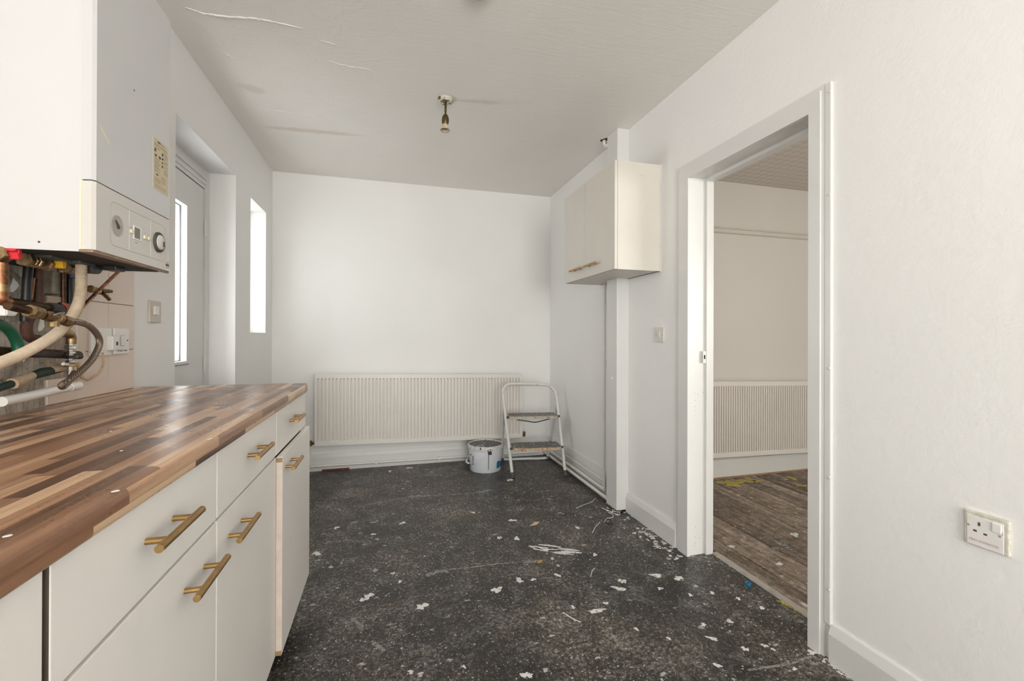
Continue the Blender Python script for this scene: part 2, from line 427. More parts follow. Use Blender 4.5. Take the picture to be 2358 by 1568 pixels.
def _worktop():
    t = NT('walnut_block_worktop_laminate')
    sx = t.n('ShaderNodeSeparateXYZ'); t.lk(t.pos(), sx.inputs[0])
    v = t.math('SUBTRACT', sx.outputs[0], sx.outputs[2]); u = sx.outputs[1]
    row = t.math('FLOOR', t.math('DIVIDE', v, 0.0235))
    w1 = t.n('ShaderNodeTexWhiteNoise', noise_dimensions='1D'); t.lk(row, w1.inputs['W'])
    ln = t.math('ADD', t.math('MULTIPLY', w1.outputs[0], 0.22), 0.26)
    col = t.math('FLOOR', t.math('ADD', t.math('DIVIDE', u, ln), t.math('MULTIPLY', w1.outputs[0], 37.0)))
    cb = t.n('ShaderNodeCombineXYZ'); t.lk(row, cb.inputs[0]); t.lk(col, cb.inputs[1])
    w2 = t.n('ShaderNodeTexWhiteNoise', noise_dimensions='2D'); t.lk(cb.outputs[0], w2.inputs['Vector'])
    gc = t.n('ShaderNodeCombineXYZ'); t.lk(t.math('ADD', u, t.math('MULTIPLY', w2.outputs[0], 9.0)), gc.inputs[0]); t.lk(v, gc.inputs[1]); t.lk(w2.outputs[0], gc.inputs[2])
    grain = t.noise(1.0, 5, 0.66, 0.15, vec=t.mapped((3.5, 110, 4), vec=gc.outputs[0]))
    fine = t.noise(1.0, 4, 0.6, 0.2, vec=t.mapped((22, 520, 4), vec=gc.outputs[0]))
    tone = t.math('ADD', w2.outputs[0], t.math('MULTIPLY', t.math('SUBTRACT', grain, 0.5), 0.75))
    tone = t.math('ADD', tone, t.math('MULTIPLY', t.math('SUBTRACT', fine, 0.5), 0.25))
    c = t.ramp(tone, [(0.0, (0.105, 0.051, 0.029)), (0.28, (0.215, 0.106, 0.059)), (0.58, (0.36, 0.195, 0.110)), (0.85, (0.56, 0.35, 0.21)), (1.0, (0.68, 0.48, 0.31))])
    t.color(c); t.rough(t.ramp(t.noise(9, 5, 0.6), [(0.3, 0.24), (0.7, 0.36)])); t.spec(0.5)
    pass
    return t.m
M['worktop'] = _worktop()

def _bare():
    t = NT('bare_plaster_and_old_adhesive')
    a = t.noise(14, 8, 0.7, 0.8); b = t.noise(38, 8, 0.75, 0.5)
    c = t.ramp(a, [(0.28, (0.10, 0.08, 0.06)), (0.40, (0.34, 0.29, 0.235)), (0.55, (0.52, 0.455, 0.385)), (0.72, (0.64, 0.585, 0.52))])
    c = t.mix(t.ramp(b, [(0.58, 0), (0.68, 0.8)]), c, (0.07, 0.05, 0.035))
    comb = t.n('ShaderNodeTexWave', bands_direction='Y'); t.lk(t.pos(), comb.inputs[0]); comb.inputs['Scale'].default_value = 17; comb.inputs['Distortion'].default_value = 2.5
    c = t.mix(t.math('MULTIPLY', t.ramp(comb.outputs[1], [(0.0, 1), (0.18, 0)]), 0.3), c, (0.12, 0.095, 0.07))
    t.color(c); t.rough(0.85); t.spec(0.2); t.bump(t.math('ADD', a, b), 0.7, 0.01)
    return t.m
M['bare'] = _bare()

def _speck(name, base, over, scale, thr, gain, rough=0.5, extra=None):
    t = NT(name); c = t.mix(t.noise(30, 4, 0.6), tuple(x*0.75 for x in base), base)
    m = t.math('MAXIMUM', t.spots(scale, thr, gain, 0.1, warp=0.8), t.spots(scale*2.6, thr, gain, 0.1, warp=0.8))
    t.color(t.mix(m, c, over)); t.rough(rough); return t.m
M['step_top'] = _speck('step_tread_with_paint', (0.105, 0.097, 0.088), (0.52, 0.48, 0.42), 70, 0.60, 0.6)
M['step_edge'] = _speck('flaking_orange_step_edge', (0.60, 0.50, 0.36), (0.42, 0.14, 0.025), 60, 0.45, 0.75)
M['step_edge2'] = _speck('flaking_cream_step_edge', (0.56, 0.50, 0.41), (0.14, 0.11, 0.075), 90, 0.55, 0.6)
M['stool'] = _speck('chipped_white_tube', (0.74, 0.73, 0.70), (0.03, 0.028, 0.025), 50, 0.93, 0.35, 0.4)
M['lid'] = _speck('grey_lid_with_paint', (0.095, 0.095, 0.092), (0.68, 0.67, 0.63), 28, 0.80, 0.5)
M['lid_rim'] = _speck('lid_rim_with_paint', (0.74, 0.73, 0.70), (0.03, 0.03, 0.028), 52, 0.60, 0.55)
M['bucket'] = plain('white_bucket_plastic', (0.74, 0.76, 0.80), 0.3, var=0.02)
M['rose'] = _speck('painted_over_brass', (0.68, 0.63, 0.55), (0.16, 0.11, 0.05), 26, 0.45, 0.7, 0.4)
M['pad'] = plain('grey_pipe_pad', (0.36, 0.31, 0.255), 0.8, var=0.35, vscale=35, bump=0.4)
M['rust'] = plain('rusty_iron', (0.11, 0.045, 0.028), 0.7, var=0.5, vscale=45, bump=0.4)
M['lag'] = _speck('spotted_pipe_paint', (0.52, 0.38, 0.25), (0.10, 0.05, 0.025), 120, 0.70, 0.5)
M['rustlip'] = plain('rusted_casing_lip', (0.40, 0.29, 0.21), 0.55, var=0.5, vscale=25, c2=(0.20, 0.12, 0.075))

def _glass():
    t = NT('window_glass'); nt = t.t; nt.nodes.remove(t.b)
    tr = t.n('ShaderNodeBsdfTransparent'); gl = t.n('ShaderNodeBsdfGlossy'); gl.inputs['Roughness'].default_value = 0.05
    mx = t.n('ShaderNodeMixShader'); mx.inputs[0].default_value = 0.06
    tr.inputs[0].default_value = (0.97, 0.985, 0.98, 1)
    t.lk(tr.outputs[0], mx.inputs[1]); t.lk(gl.outputs[0], mx.inputs[2]); t.lk(mx.outputs[0], t.out.inputs[0]); return t.m
M['glass'] = _glass()

# ------------------------------------------------------------------ room shell
XL, XR, D, H = -0.894, 1.451, 3.868, 2.4
YR = -2.8            # wall behind the camera
def boxes(name, lst, mat, parent=None, bev=0):
    bm = B()
    for b in lst: box(bm, *b, bev=bev)
    return mesh_obj(name, bm, mat, parent)

floor = struct(boxes('floor', [(-1.2, 1.575, YR-0.2, D+0.2, -0.1, 0)], M['floor']), 'black kitchen floor covered in white paint splatter', 'floor')
ceiling = struct(boxes('ceiling', [(-1.1, 1.571, YR-0.2, D+0.2, H, H+0.1)], M['ceiling']), 'off-white kitchen ceiling with flaking paint and stains', 'ceiling')
TL = XL-0.2
wall_left = struct(boxes('wall_left', [(TL, XL, YR, -2.05, 0, H), (TL, XL, -2.05, -0.55, 0, 0.95), (TL, XL, -2.05, -0.55, 2.05, H), (TL, XL, -0.55, 2.228, 0, H), (TL, XL, 2.228, 3.005, 2.062, H), (TL, XL, 3.005, 3.298, 0, H),
    (TL, XL, 3.298, 3.68, 0, 1.116), (TL, XL, 3.298, 3.68, 2.018, H), (TL, XL, 3.68, D, 0, H)], M['wall_plain']), 'white left kitchen wall with door recess and slot window', 'wall')
wall_back = struct(boxes('wall_back', [(TL, 1.571, D, D+0.2, 0, H)], M['wall_smooth']), 'white far wall above the kitchen radiator', 'wall')
DY0, DY1, DZ = 1.185, 1.913, 1.926
wall_right = struct(boxes('wall_right', [(XR, 1.571, YR, DY0, 0, H), (XR, 1.571, DY0, DY1, DZ, H), (XR, 1.571, DY1, D, 0, H)], M['wall']), 'white right kitchen wall with open doorway', 'wall')
wall_rear = struct(boxes('wall_rear', [(TL, -0.70, YR-0.2, YR, 0, H), (1.30, 1.571, YR-0.2, YR, 0, H), (-0.70, 1.30, YR-0.2, YR, 0, 0.6), (-0.70, 1.30, YR-0.2, YR, 2.2, H)], M['wall_plain']), 'white kitchen wall behind the camera', 'wall')
# rear window (behind the camera)
w2 = struct(boxes('window_2', [(-0.70, 1.30, YR-0.1, YR-0.05, 0.60, 0.65), (-0.70, 1.30, YR-0.1, YR-0.05, 2.15, 2.20), (-0.70, -0.65, YR-0.1, YR-0.05, 0.65, 2.15), (1.25, 1.30, YR-0.1, YR-0.05, 0.65, 2.15), (0.28, 0.32, YR-0.1, YR-0.05, 0.65, 2.15)], M['white_pl']), 'wide white framed kitchen window behind the camera', 'window')
for a, b in ((-0.65, 0.28), (0.32, 1.25)):
    boxes('pane', [(a, b, YR-0.078, YR-0.072, 0.65, 2.15)], M['glass'], w2)

# unseen side window behind the camera, added to let fill light in
w4 = struct(boxes('added_side_window', [(XL-0.10, XL-0.05, -2.05, -0.55, 0.95, 1.0), (XL-0.10, XL-0.05, -2.05, -0.55, 2.0, 2.05), (XL-0.10, XL-0.05, -2.05, -2.0, 1.0, 2.0), (XL-0.10, XL-0.05, -0.60, -0.55, 1.0, 2.0)], M['white_pl']), 'unseen white framed side window added for fill light', 'window')
boxes('pane', [(XL-0.078, XL-0.072, -2.0, -0.60, 1.0, 2.0)], M['glass'], w4)  # glass of the added side window
# slot window of the left wall
w1 = struct(boxes('window_1', [(XL-0.17, XL-0.12, 3.298, 3.322, 1.116, 2.018), (XL-0.17, XL-0.12, 3.656, 3.68, 1.116, 2.018), (XL-0.17, XL-0.12, 3.322, 3.656, 1.116, 1.14), (XL-0.17, XL-0.12, 3.322, 3.656, 1.994, 2.018)], M['white_pl']), 'narrow tall slot window in the left wall corner', 'window')
boxes('pane', [(XL-0.148, XL-0.142, 3.322, 3.656, 1.14, 1.994)], M['glass'], w1)

# bare wall under the boiler and the tiles left beside it
bm = B(); ny, nz_ = 60, 44; y0, y1, z0, z1 = 1.16, 1.66, 0.866, 1.42
g = [[bm.verts.new((XL+0.004+0.006*mnoise.noise((y0+(y1-y0)*i/ny, 3, z0+(z1-z0)*j/nz_))+0.004*mnoise.fractal(Vector((y0+(y1-y0)*i/ny, 1, z0+(z1-z0)*j/nz_))*22, 0.8, 2, 5), y0+(y1-y0)*i/ny, z0+(z1-z0)*j/nz_)) for j in range(nz_+1)] for i in range(ny+1)]
for i in range(ny):
    for j in range(nz_): bm.faces.new((g[i][j], g[i+1][j], g[i+1][j+1], g[i][j+1]))
ed = [v for v in bm.verts if len(v.link_faces) < 4]
geo = bmesh.ops.extrude_edge_only(bm, edges=[e for e in bm.edges if len(e.link_faces) == 1])
for v in [x for x in geo['geom'] if isinstance(x, bmesh.types.BMVert)]: v.co.x = XL-0.004
o = mesh_obj('bare_plaster', bm, M['bare'], wall_left, True); o['label'] = 'dirty bare plaster where tiles were stripped'
bm = B(); box(bm, XL-0.002, XL+0.006, 1.596, 1.896, 0.89, 1.425)
mesh_obj('grout_bed', bm, M['grout'], wall_left)
def tile(y0, y1, z0, z1):
    bm = B(); box(bm, XL, XL+0.0095, y0+0.0012, y1-0.0012, z0+0.0012, z1-0.0012, bev=0.0015, seg=2)
    mesh_obj('tile', bm, M['tile'], wall_left)
for (a, b) in ((1.743, 1.893), (1.594, 1.743)):
    for (c, d) in ((0.905, 1.045), (1.045, 1.2), (1.2, 1.355)): tile(a, b, c, d)
tile(1.475, 1.594, 0.905, 0.975)
boxes('grout_bed', [(XL-0.002, XL+0.0062, 1.475, 1.596, 0.9, 0.973)], M['grout'], wall_left)

# ------------------------------------------------------------------ external door in the left recess
XD = XL-0.150
d1 = struct(boxes('door_1', [(XD-0.045, XD, 2.262, 2.478, 0.02, 1.948), (XD-0.045, XD, 2.735, 2.956, 0.02, 1.948), (XD-0.045, XD, 2.478, 2.735, 0.02, 0.958), (XD-0.045, XD, 2.478, 2.735, 1.788, 1.948)], M['gloss']), 'white flush external door with a tall glazed slot', 'door')
boxes('pane', [(XD-0.040, XD-0.034, 2.47, 2.74, 0.95, 1.80)], M['glass'], d1)
boxes('glazing_seal', [(XD-0.034, XD-0.028, 2.7305, 2.735, 0.958, 1.788), (XD-0.034, XD-0.028, 2.478, 2.7305, 0.958, 0.962), (XD-0.034, XD-0.028, 2.478, 2.7305, 1.784, 1.788)], M['grey_dark'], d1)
boxes('gap_shade_strip', [(XD-0.03, XD-0.0015, 2.262, 2.956, 1.948, 1.9525)], M['dark'], d1)  # dark strip paints the shade in the gap above the door
boxes('slot_sill', [(XD-0.002, XD+0.006, 2.46, 2.752, 0.938, 0.944)], M['seam'], d1)
fr = boxes('door_frame', [(XD-0.05, XD+0.012, 2.228, 2.259, 0, 2.062), (XD-0.05, XD+0.012, 2.959, 3.005, 0, 2.062), (XD-0.05, XD+0.004, 2.259, 2.959, 1.952, 2.062)], M['gloss'], d1)
boxes('frame_moulding', [(XD+0.004, XD+0.010, 2.259, 2.959, 1.975, 1.990), (XD+0.004, XD+0.012, 2.259, 2.959, 2.005, 2.018)], M['gloss'], fr)
for z in (0.93, 1.72):
    bm = B(); lathe(bm, (XD+0.006, 2.9575, z-0.045), [(0.0065, 0), (0.0065, 0.026), (0.005, 0.0265), (0.005, 0.031), (0.0065, 0.0315), (0.0065, 0.058), (0.005, 0.0585), (0.005, 0.063), (0.0065, 0.0635), (0.0065, 0.09)], 12)
    mesh_obj('hinge', bm, M['gloss'], d1, True)

# ------------------------------------------------------------------ doorway in the right wall
arch = struct(boxes('trim_1', [(XR-0.004, 1.581, 1.883, DY1, 0, DZ), (XR-0.004, 1.581, DY0, 1.215, 0, DZ), (XR-0.004, 1.581, 1.215, 1.883, 1.896, DZ)], M['gloss']), 'white painted door lining and architrave around the open doorway', 'door frame')
def architrave(poly, ax, a, b):
    bm = B(); prism(bm, poly, ax, a, b); return bm
T = 0.017
bm = B()   # far leg with its mitred top, head, near leg, each a moulded board
def arch_leg(inner, outer, z0, ztin, ztout):
    bm = B(); s = 1 if outer > inner else -1
    for (a, b, t, zi, zo) in ((0.0, 0.78, T, 0.0, 0.78), (0.78, 1.0, T*0.62, 0.78, 1.0)):
        ya, yb = inner+(outer-inner)*a, inner+(outer-inner)*b
        za, zb = ztin+(ztout-ztin)*zi, ztin+(ztout-ztin)*zo
        prism(bm, [(ya, z0), (yb, z0), (yb, zb), (ya, za)], 'x', XR-t, XR+0.001)
    return mesh_obj('architrave', bm, M['gloss'], arch)
arch_leg(1.876, 1.972, 0.0, 1.889, 1.968)
arch_leg(1.222, 1.166, 0.0, 1.889, 1.968)
bm = B()
for (a, b, t) in ((0.0, 0.78, T), (0.78, 1.0, T*0.62)):
    za, zb = 1.889+0.079*a, 1.889+0.079*b
    prism(bm, [(1.222-0.056*a, za), (1.876+0.096*a, za), (1.876+0.096*b, zb), (1.222-0.056*b, zb)], 'x', XR-t, XR+0.001)
mesh_obj('architrave', bm, M['gloss'], arch)
boxes('door_stop', [(1.540, 1.581, 1.868, 1.884, 0, 1.896), (1.540, 1.581, 1.214, 1.230, 0, 1.896), (1.540, 1.581, 1.230, 1.868, 1.880, 1.897)], M['gloss'], arch)
for (u, v) in ((1601, 906), (1608, 908), (1611, 925), (1601, 922), (1601, 936), (1600, 945), (1601, 1214), (1601, 1236), (1611, 1240), (1601, 1250), (1600, 1256), (1619, 903)):
    q = at(u, v, 'y', 1.883); bm = B(); lathe(bm, (q.x, 1.8832, q.z), [(0.0018, 0), (0.0014, 0.0006), (0, 0.0006)], 8, (0, -1, 0)); mesh_obj('nail_hole', bm, M['dark_pr'], arch)
pk = at(1622, 822, 'y', 1.868)
sp_ = boxes('strike_plate', [(pk.x-0.009, pk.x+0.009, 1.8665, 1.8685, pk.z-0.03, pk.z+0.03)], M['pipe_w'], arch)
boxes('latch_hole', [(pk.x-0.004, pk.x+0.004, 1.8660, 1.8685, pk.z-0.010, pk.z+0.010)], M['dark'], sp_)
# cable strip beside the near architrave leg
bm = B(); box(bm, XR-0.012, XR+0.001, 1.143, 1.1655, 0.12, 1.966, bev=0.003)
st2 = struct(mesh_obj('trim_2', bm, M['gloss']), 'painted cable strip running up beside the doorway', 'trim')
for z in (0.24, 0.62, 0.99, 1.58, 1.93):
    bm = B(); lathe(bm, (XR-0.012, 1.146, z), [(0.005, 0), (0.004, 0.003), (0.0, 0.0045)], 10, (-1, 0, 0)); mesh_obj('clip_nail', bm, M['gloss'], st2, True)

def skirting(name, ax, a, b, wall, sgn, h, t=0.018, mat='gloss'):
    """a run of skirting with a chamfered top; wall = plane coordinate, sgn = direction into the room"""
    bm = B(); poly = [(wall, 0), (wall+sgn*t, 0), (wall+sgn*t, h*0.80), (wall+sgn*t*0.55, h), (wall, h)]
    prism(bm, poly, ax, a, b); return mesh_obj(name, bm, M[mat])
def skirt_x(name, y0, y1, h): # on the right wall
    bm = B(); t = 0.019
    prism(bm, [(XR, 0), (XR-t, 0), (XR-t, h*0.76), (XR-t*0.45, h), (XR, h)], 'y', y0, y1); return bm
bsr = struct(mesh_obj('baseboard_right', skirt_x('', YR+0.01, 1.143, 0.126), M['gloss']), 'white skirting board below the socket on the right wall', 'skirting')
struct(mesh_obj('baseboard_right', skirt_x('', 1.972, 2.464, 0.118), M['gloss']), 'short white skirting board between doorway and pipe boxing', 'skirting')
struct(mesh_obj('baseboard_right', skirt_x('', 2.60, D-0.02, 0.172), M['gloss']), 'taller white skirting board behind the floor pipes', 'skirting')
bm = B(); prism(bm, [(D, 0), (D-0.02, 0), (D-0.02, 0.105), (D-0.009, 0.135), (D, 0.135)], 'x', XL, XR)
bsb = struct(mesh_obj('baseboard_back', bm, M['gloss']), 'white skirting board under the kitchen radiator', 'skirting')
bm = B(); box(bm, -0.52, -0.31, D-0.0235, D-0.019, 0.0, 0.012); mesh_obj('red_paint_edge', bm, M['redtrim'], bsb)

# pipe boxing up the right wall
bm = B(); box(bm, 1.368, XR+0.001, 2.464, 2.598, 0.012, H, bev=0.003)
bx_ = struct(mesh_obj('trim_3', bm, M['gloss']), 'white boxed-in pipe run from floor to ceiling', 'boxing')
for z in (0.12, 0.32, 0.55, 0.78, 1.05, 1.3):
    bm = B(); lathe(bm, (1.3685, 2.47+0.006, z), [(0.004, 0), (0.003, 0.002), (0, 0.003)], 8, (-1, 0, 0)); mesh_obj('nail_head', bm, M['gloss'], bx_, True)
bm = B(); lathe(bm, (1.3685, 2.53, 0.83), [(0.012, 0), (0.011, 0.005), (0, 0.007)], 14, (-1, 0, 0)); mesh_obj('filled_knot', bm, M['gloss'], bx_, True)

# ------------------------------------------------------------------ next room
HN, YN = 2.315, 2.87
bds = struct(boxes('floor_adjoining', [(1.575, 4.5, -0.6, YN+0.1, -0.1, -0.022)], M['dark']), 'worn bare floorboards of the next room', 'floor')
proto = None
xw = 0.108; nb = 26
for k in range(nb):
    x0 = 1.607+k*xw
    if proto is None:
        bm = B(); box(bm, x0, x0+xw-0.0035, -0.6, YN, -0.024, 0.0, bev=0.0012, seg=1); proto = mesh_obj('floorboard', bm, M['boards'], bds); pl = proto.location.copy()
    else:
        o = proto.copy(); COL.objects.link(o); o.parent = bds; o.location = pl+Vector((k*xw, 0, -0.0012*random.Random(k).random()))
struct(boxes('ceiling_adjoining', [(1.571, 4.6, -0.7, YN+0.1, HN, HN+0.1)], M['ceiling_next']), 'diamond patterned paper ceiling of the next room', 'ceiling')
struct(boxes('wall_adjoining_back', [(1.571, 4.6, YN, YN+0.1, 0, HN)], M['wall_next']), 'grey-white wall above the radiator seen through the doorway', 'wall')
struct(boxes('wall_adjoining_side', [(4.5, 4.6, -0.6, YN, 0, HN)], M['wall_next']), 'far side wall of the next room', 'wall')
struct(boxes('wall_adjoining_rear', [(1.571, 2.3, -0.7, -0.6, 0, HN), (3.9, 4.6, -0.7, -0.6, 0, HN), (2.3, 3.9, -0.7, -0.6, 0, 0.8), (2.3, 3.9, -0.7, -0.6, 1.9, HN)], M['wall_next']), 'next room wall behind the camera, around the added window', 'wall')
w3 = struct(boxes('added_next_room_window', [(2.3, 3.9, -0.68, -0.63, 0.8, 0.85), (2.3, 3.9, -0.68, -0.63, 1.85, 1.9), (2.3, 2.35, -0.68, -0.63, 0.85, 1.85), (3.85, 3.9, -0.68, -0.63, 0.85, 1.85)], M['white_pl']), 'unseen white framed window added to light the next room', 'window')  # out of view, put in to light the room beyond the doorway
boxes('pane', [(2.35, 3.85, -0.658, -0.652, 0.85, 1.85)], M['glass'], w3)  # glass of the added next-room window
bm = B(); prism(bm, [(YN, 0.008), (YN-0.02, 0.008), (YN-0.02, 0.118), (YN-0.008, 0.14), (YN, 0.14)], 'x', 1.571, 4.5)
struct(mesh_obj('baseboard_adjoining', bm, M['gloss']), 'white skirting board under the next room radiator', 'skirting')
bm = B(); prism(bm, [(YN, 1.905), (YN-0.016, 1.912), (YN-0.016, 1.938), (YN-0.026, 1.943), (YN-0.024, 1.956), (YN, 1.958)], 'x', 1.571, 4.5)
struct(mesh_obj('trim_4', bm, plain('painted_picture_rail', (0.62, 0.585, 0.53), 0.5)), 'painted picture rail on the next room wall', 'picture rail')
bm = B(); prism(bm, [(1.5755, 0.0), (1.579, 0.007), (1.604, 0.009), (1.6065, 0.0)], 'y', 1.23, 1.868)
struct(mesh_obj('trim_5', bm, M['threshold']), 'worn metal threshold strip in the doorway', 'threshold')
bm = B(); box(bm, 1.60, 4.4, YN-0.032, YN-0.0205, 0.0, 0.009); struct(mesh_obj('trim_6', bm, M['wood_raw']), 'bare wooden gripper strip along the next room skirting', 'strip')

# ------------------------------------------------------------------ irregular flat patches (paint, foam)
def blob(name, c, rx, ry, ang, mat, parent, th=0.001, seed=0, n=26, jag=0.3):
    rnd = random.Random(seed); bm = B(); c = Vector(c)
    ph = [rnd.random()*6.28 for _ in range(4)]; top = []; bot = []
    for k in range(n):
        t = 2*math.pi*k/n
        r = 1+jag*(0.5*math.sin(2*t+ph[0])+0.4*math.sin(3*t+ph[1])+0.35*math.sin(5*t+ph[2])+0.3*(rnd.random()-0.5)*2)
        r = max(0.25, r)
        x, y = rx*r*math.cos(t), ry*r*math.sin(t)
        p = c+Vector((x*math.cos(ang)-y*math.sin(ang), x*math.sin(ang)+y*math.cos(ang), 0))
        bot.append(bm.verts.new(p)); top.append(bm.verts.new(p+(c-p)*0.06+Vector((0, 0, th))))
    for k in range(n): bm.faces.new((bot[k], bot[(k+1) % n], top[(k+1) % n], top[k]))
    bm.faces.new(top); bm.faces.new(bot[::-1])
    return mesh_obj(name, bm, mat, parent)

def splat(u, v, w, h, ang=0, mat='paint', seed=None, jag=0.55, th=0.0006, parent=None, z=0.0, name='paint_splat'):
    """paint drop lying where the photograph shows it; w, h its half sizes in photo pixels"""
    c = at(u, v, 'z', z); e = at(u+w, v-w*math.tan(ang) if False else v, 'z', z); g_ = at(u, v-h, 'z', z)
    rx = (e-c).length*0.85; ry = (g_-c).length*0.85
    ax = (e-c); base = math.atan2(ax.y, ax.x)
    return blob(name, c, rx, ry, base+ang, M[mat], parent or floor, th, seed if seed is not None else int(u*7+v), jag=jag)
for a in [(1144, 1358, 12, 8), (972, 1396, 13, 8), (848, 1373, 10, 8), (833, 1381, 6, 4), (729, 1274, 10, 5), (927, 1204, 7, 3), (1432, 1338, 9, 6), (1196, 1336, 9, 6), (1228, 1334, 6, 4),
          (1374, 1406, 26, 4, 0.15), (1320, 1398, 5, 4), (1395, 1389, 6, 4), (1563, 1331, 12, 5), (1520, 1355, 6, 4), (1715, 1494, 8, 5), (1652, 1532, 9, 5), (1620, 1438, 7, 4), (1465, 1448, 5, 4),
          (1213, 1554, 14, 8), (1068, 1535, 6, 4), (946, 1547, 7, 5), (1330, 1215, 6, 3), (1370, 1277, 6, 3), (942, 1077, 7, 2), (898, 1085, 4, 2), (1175, 1105, 7, 3), (1190, 1240, 8, 4), (905, 1320, 5, 3),
          (921, 1339, 5, 3), (1090, 1180, 5, 2), (1150, 1238, 5, 4), (1780, 1495, 5, 3), (1755, 1400, 8, 3), (1830, 1540, 6, 3), (1680, 1430, 8, 4), (1640, 1365, 6, 3), (1540, 1470, 5, 4),
          (1895, 1478, 8, 9), (1870, 1502, 14, 4), (1590, 1370, 6, 3), (1700, 1378, 6, 3), (1180, 1198, 10, 3), (775, 1215, 6, 3), (860, 1230, 6, 2)]:
    splat(*a)
splat(1425, 1355, 16, 5, -0.55)
splat(1510, 1325, 17, 4, -0.5)
splat(1640, 1470, 14, 4, -0.7)
splat(1760, 1486, 9, 3, -0.8)
# smeared streaks
def streak(pts, w, mat='paint_grey', seed=1, z=0.0006):
    P = catmull([at(u, v, 'z', 0) for (u, v) in pts], 8); rnd = random.Random(seed); bm = B(); L = []; R_ = []
    for i, p in enumerate(P):
        T_ = (P[min(i+1, len(P)-1)]-P[max(i-1, 0)]).normalized(); n = Vector((-T_.y, T_.x, 0))
        f = i/(len(P)-1); ww = w(f) if callable(w) else w
        a = ww*(0.75+0.5*rnd.random()); b = ww*(0.75+0.5*rnd.random())
        L.append([bm.verts.new(p+n*a+Vector((0, 0, zz))) for zz in (0, z)]); R_.append([bm.verts.new(p-n*b+Vector((0, 0, zz))) for zz in (0, z)])
    for i in range(len(P)-1):
        bm.faces.new((L[i][1], R_[i][1], R_[i+1][1], L[i+1][1])); bm.faces.new((L[i][0], L[i][1], L[i+1][1], L[i+1][0])); bm.faces.new((R_[i][1], R_[i][0], R_[i+1][0], R_[i+1][1]))
    return mesh_obj('paint_streak', bm, M[mat], floor)
ends = lambda f: 0.014 if (f < 0.22 or f > 0.80) else 0.004
streak([(980, 1326), (1022, 1313), (1080, 1307), (1150, 1298), (1200, 1294), (1245, 1293)], ends)
streak([(842, 1163), (900, 1152), (952, 1143), (1010, 1141), (1080, 1136), (1130, 1129)], lambda f: 0.015 if (0.36 < f < 0.55 or f > 0.86) else 0.004, seed=3)
streak([(1722, 1543), (1800, 1531), (1877, 1511)], 0.005, seed=4)
rs = random.Random(21)
for (a, b, w) in (((1217, 1257), (1262, 1262), 0.007), ((1228, 1263), (1300, 1268), 0.011), ((1240, 1254), (1292, 1260), 0.006), ((1262, 1268), (1340, 1273), 0.010), ((1285, 1262), (1335, 1268), 0.006), ((1222, 1260), (1250, 1266), 0.005), ((1275, 1273), (1322, 1277), 0.004)):
    m_ = ((a[0]+b[0])/2, (a[1]+b[1])/2+rs.gauss(0, 1))
    streak([a, m_, b], lambda f, w=w: w*(0.25+math.sin(math.pi*min(1, max(0, 0.1+0.85*f)))), 'paint', rs.randint(0, 999))
streak([(1296, 1410), (1318, 1424), (1338, 1433)], 0.003, 'paint', 9)
streak([(860, 1480), (885, 1500)], 0.008, 'paint_grey', 12)
streak([(810, 1420), (835, 1445)], 0.006, 'paint_grey', 13)
rnd = random.Random(5)
for k in range(34):   # spill of drops along the skirting by the doorway
    f = rnd.random(); u = 1470+95*f+rnd.gauss(0, 5); v = 1218+64*f+rnd.gauss(0, 7)+4
    splat(u, v, 2+4*rnd.random(), 1+2*rnd.random(), rnd.random(), seed=k, parent=floor)
for k in range(22):
    f = rnd.random(); u = 1888+75*f; v = 1508+55*f+rnd.gauss(0, 3)
    splat(u, v, 3+4*rnd.random(), 2+2*rnd.random(), rnd.random(), seed=100+k)
for k in range(16):
    f = rnd.random(); splat(1395+55*f+rnd.gauss(0, 5), 1172+18*f+rnd.gauss(0, 8), 2+3*rnd.random(), 1+1.5*rnd.random(), rnd.random(), seed=200+k)
# remains of yellow underlay and paint on the boards
for (u, v, w, h, a) in [(1680, 1113, 28, 5, 0.05), (1712, 1108, 22, 4, -0.25), (1733, 1106, 14, 4, -0.5), (1822, 1101, 10, 3, -0.2), (1842, 1118, 10, 2, 0)]:
    splat(u, v, w, h, a, 'foam', th=0.005, parent=bds, name='foam_scrap', jag=0.7)
for (u, v, w, h, a) in [(1658, 1282, 12, 4, -0.7), (1828, 1398, 28, 6, -0.75), (1845, 1410, 16, 5, -0.75), (1735, 1330, 14, 3, -0.7)]:
    splat(u, v, w, h, a, 'foam', th=0.004, parent=bds, name='foam_scrap', jag=0.4)
for (u, v, w, h, a) in [(1830, 1231, 9, 5, 0), (1800, 1252, 18, 7, -0.2), (1785, 1265, 12, 4, 0), (1684, 1258, 9, 3, -0.2), (1795, 1298, 8, 4, -0.2), (1652, 1174, 17, 1.2, 0), (1805, 1180, 16, 3, -0.4)]:
    splat(u, v, w, h, a, 'paint' if w < 12 else 'paint_grey', parent=bds)

# ridge of peeling paint and cracks on the ceiling
def crack(pts, r, seed):
    P = catmull([at(u, v, 'z', H) for (u, v) in pts], 8); rnd = random.Random(seed); bm = B()
    P = [p+Vector((rnd.gauss(0, 0.002), rnd.gauss(0, 0.002), 0)) for p in P]
    tube(bm, P, [r*(0.6+0.8*rnd.random())*math.sin(math.pi*(0.08+0.84*i/(len(P)-1)))+0.0004 for i in range(len(P))], 6)
    return mesh_obj('paint_ridge', bm, M['ridge'], ceiling)
crack([(424, 16), (470, 30), (530, 38), (590, 43), (640, 52), (700, 66)], 0.0042, 1)
crack([(752, 140), (800, 152), (840, 158), (868, 170)], 0.0018, 2)
crack([(512, 120), (530, 130), (545, 140)], 0.0022, 3)
crack([(735, 92), (770, 102), (775, 112)], 0.002, 4)
crack([(610, 252), (660, 258), (720, 266)], 0.0012, 5)
crack([(717, 138), (732, 141)], 0.002, 6)
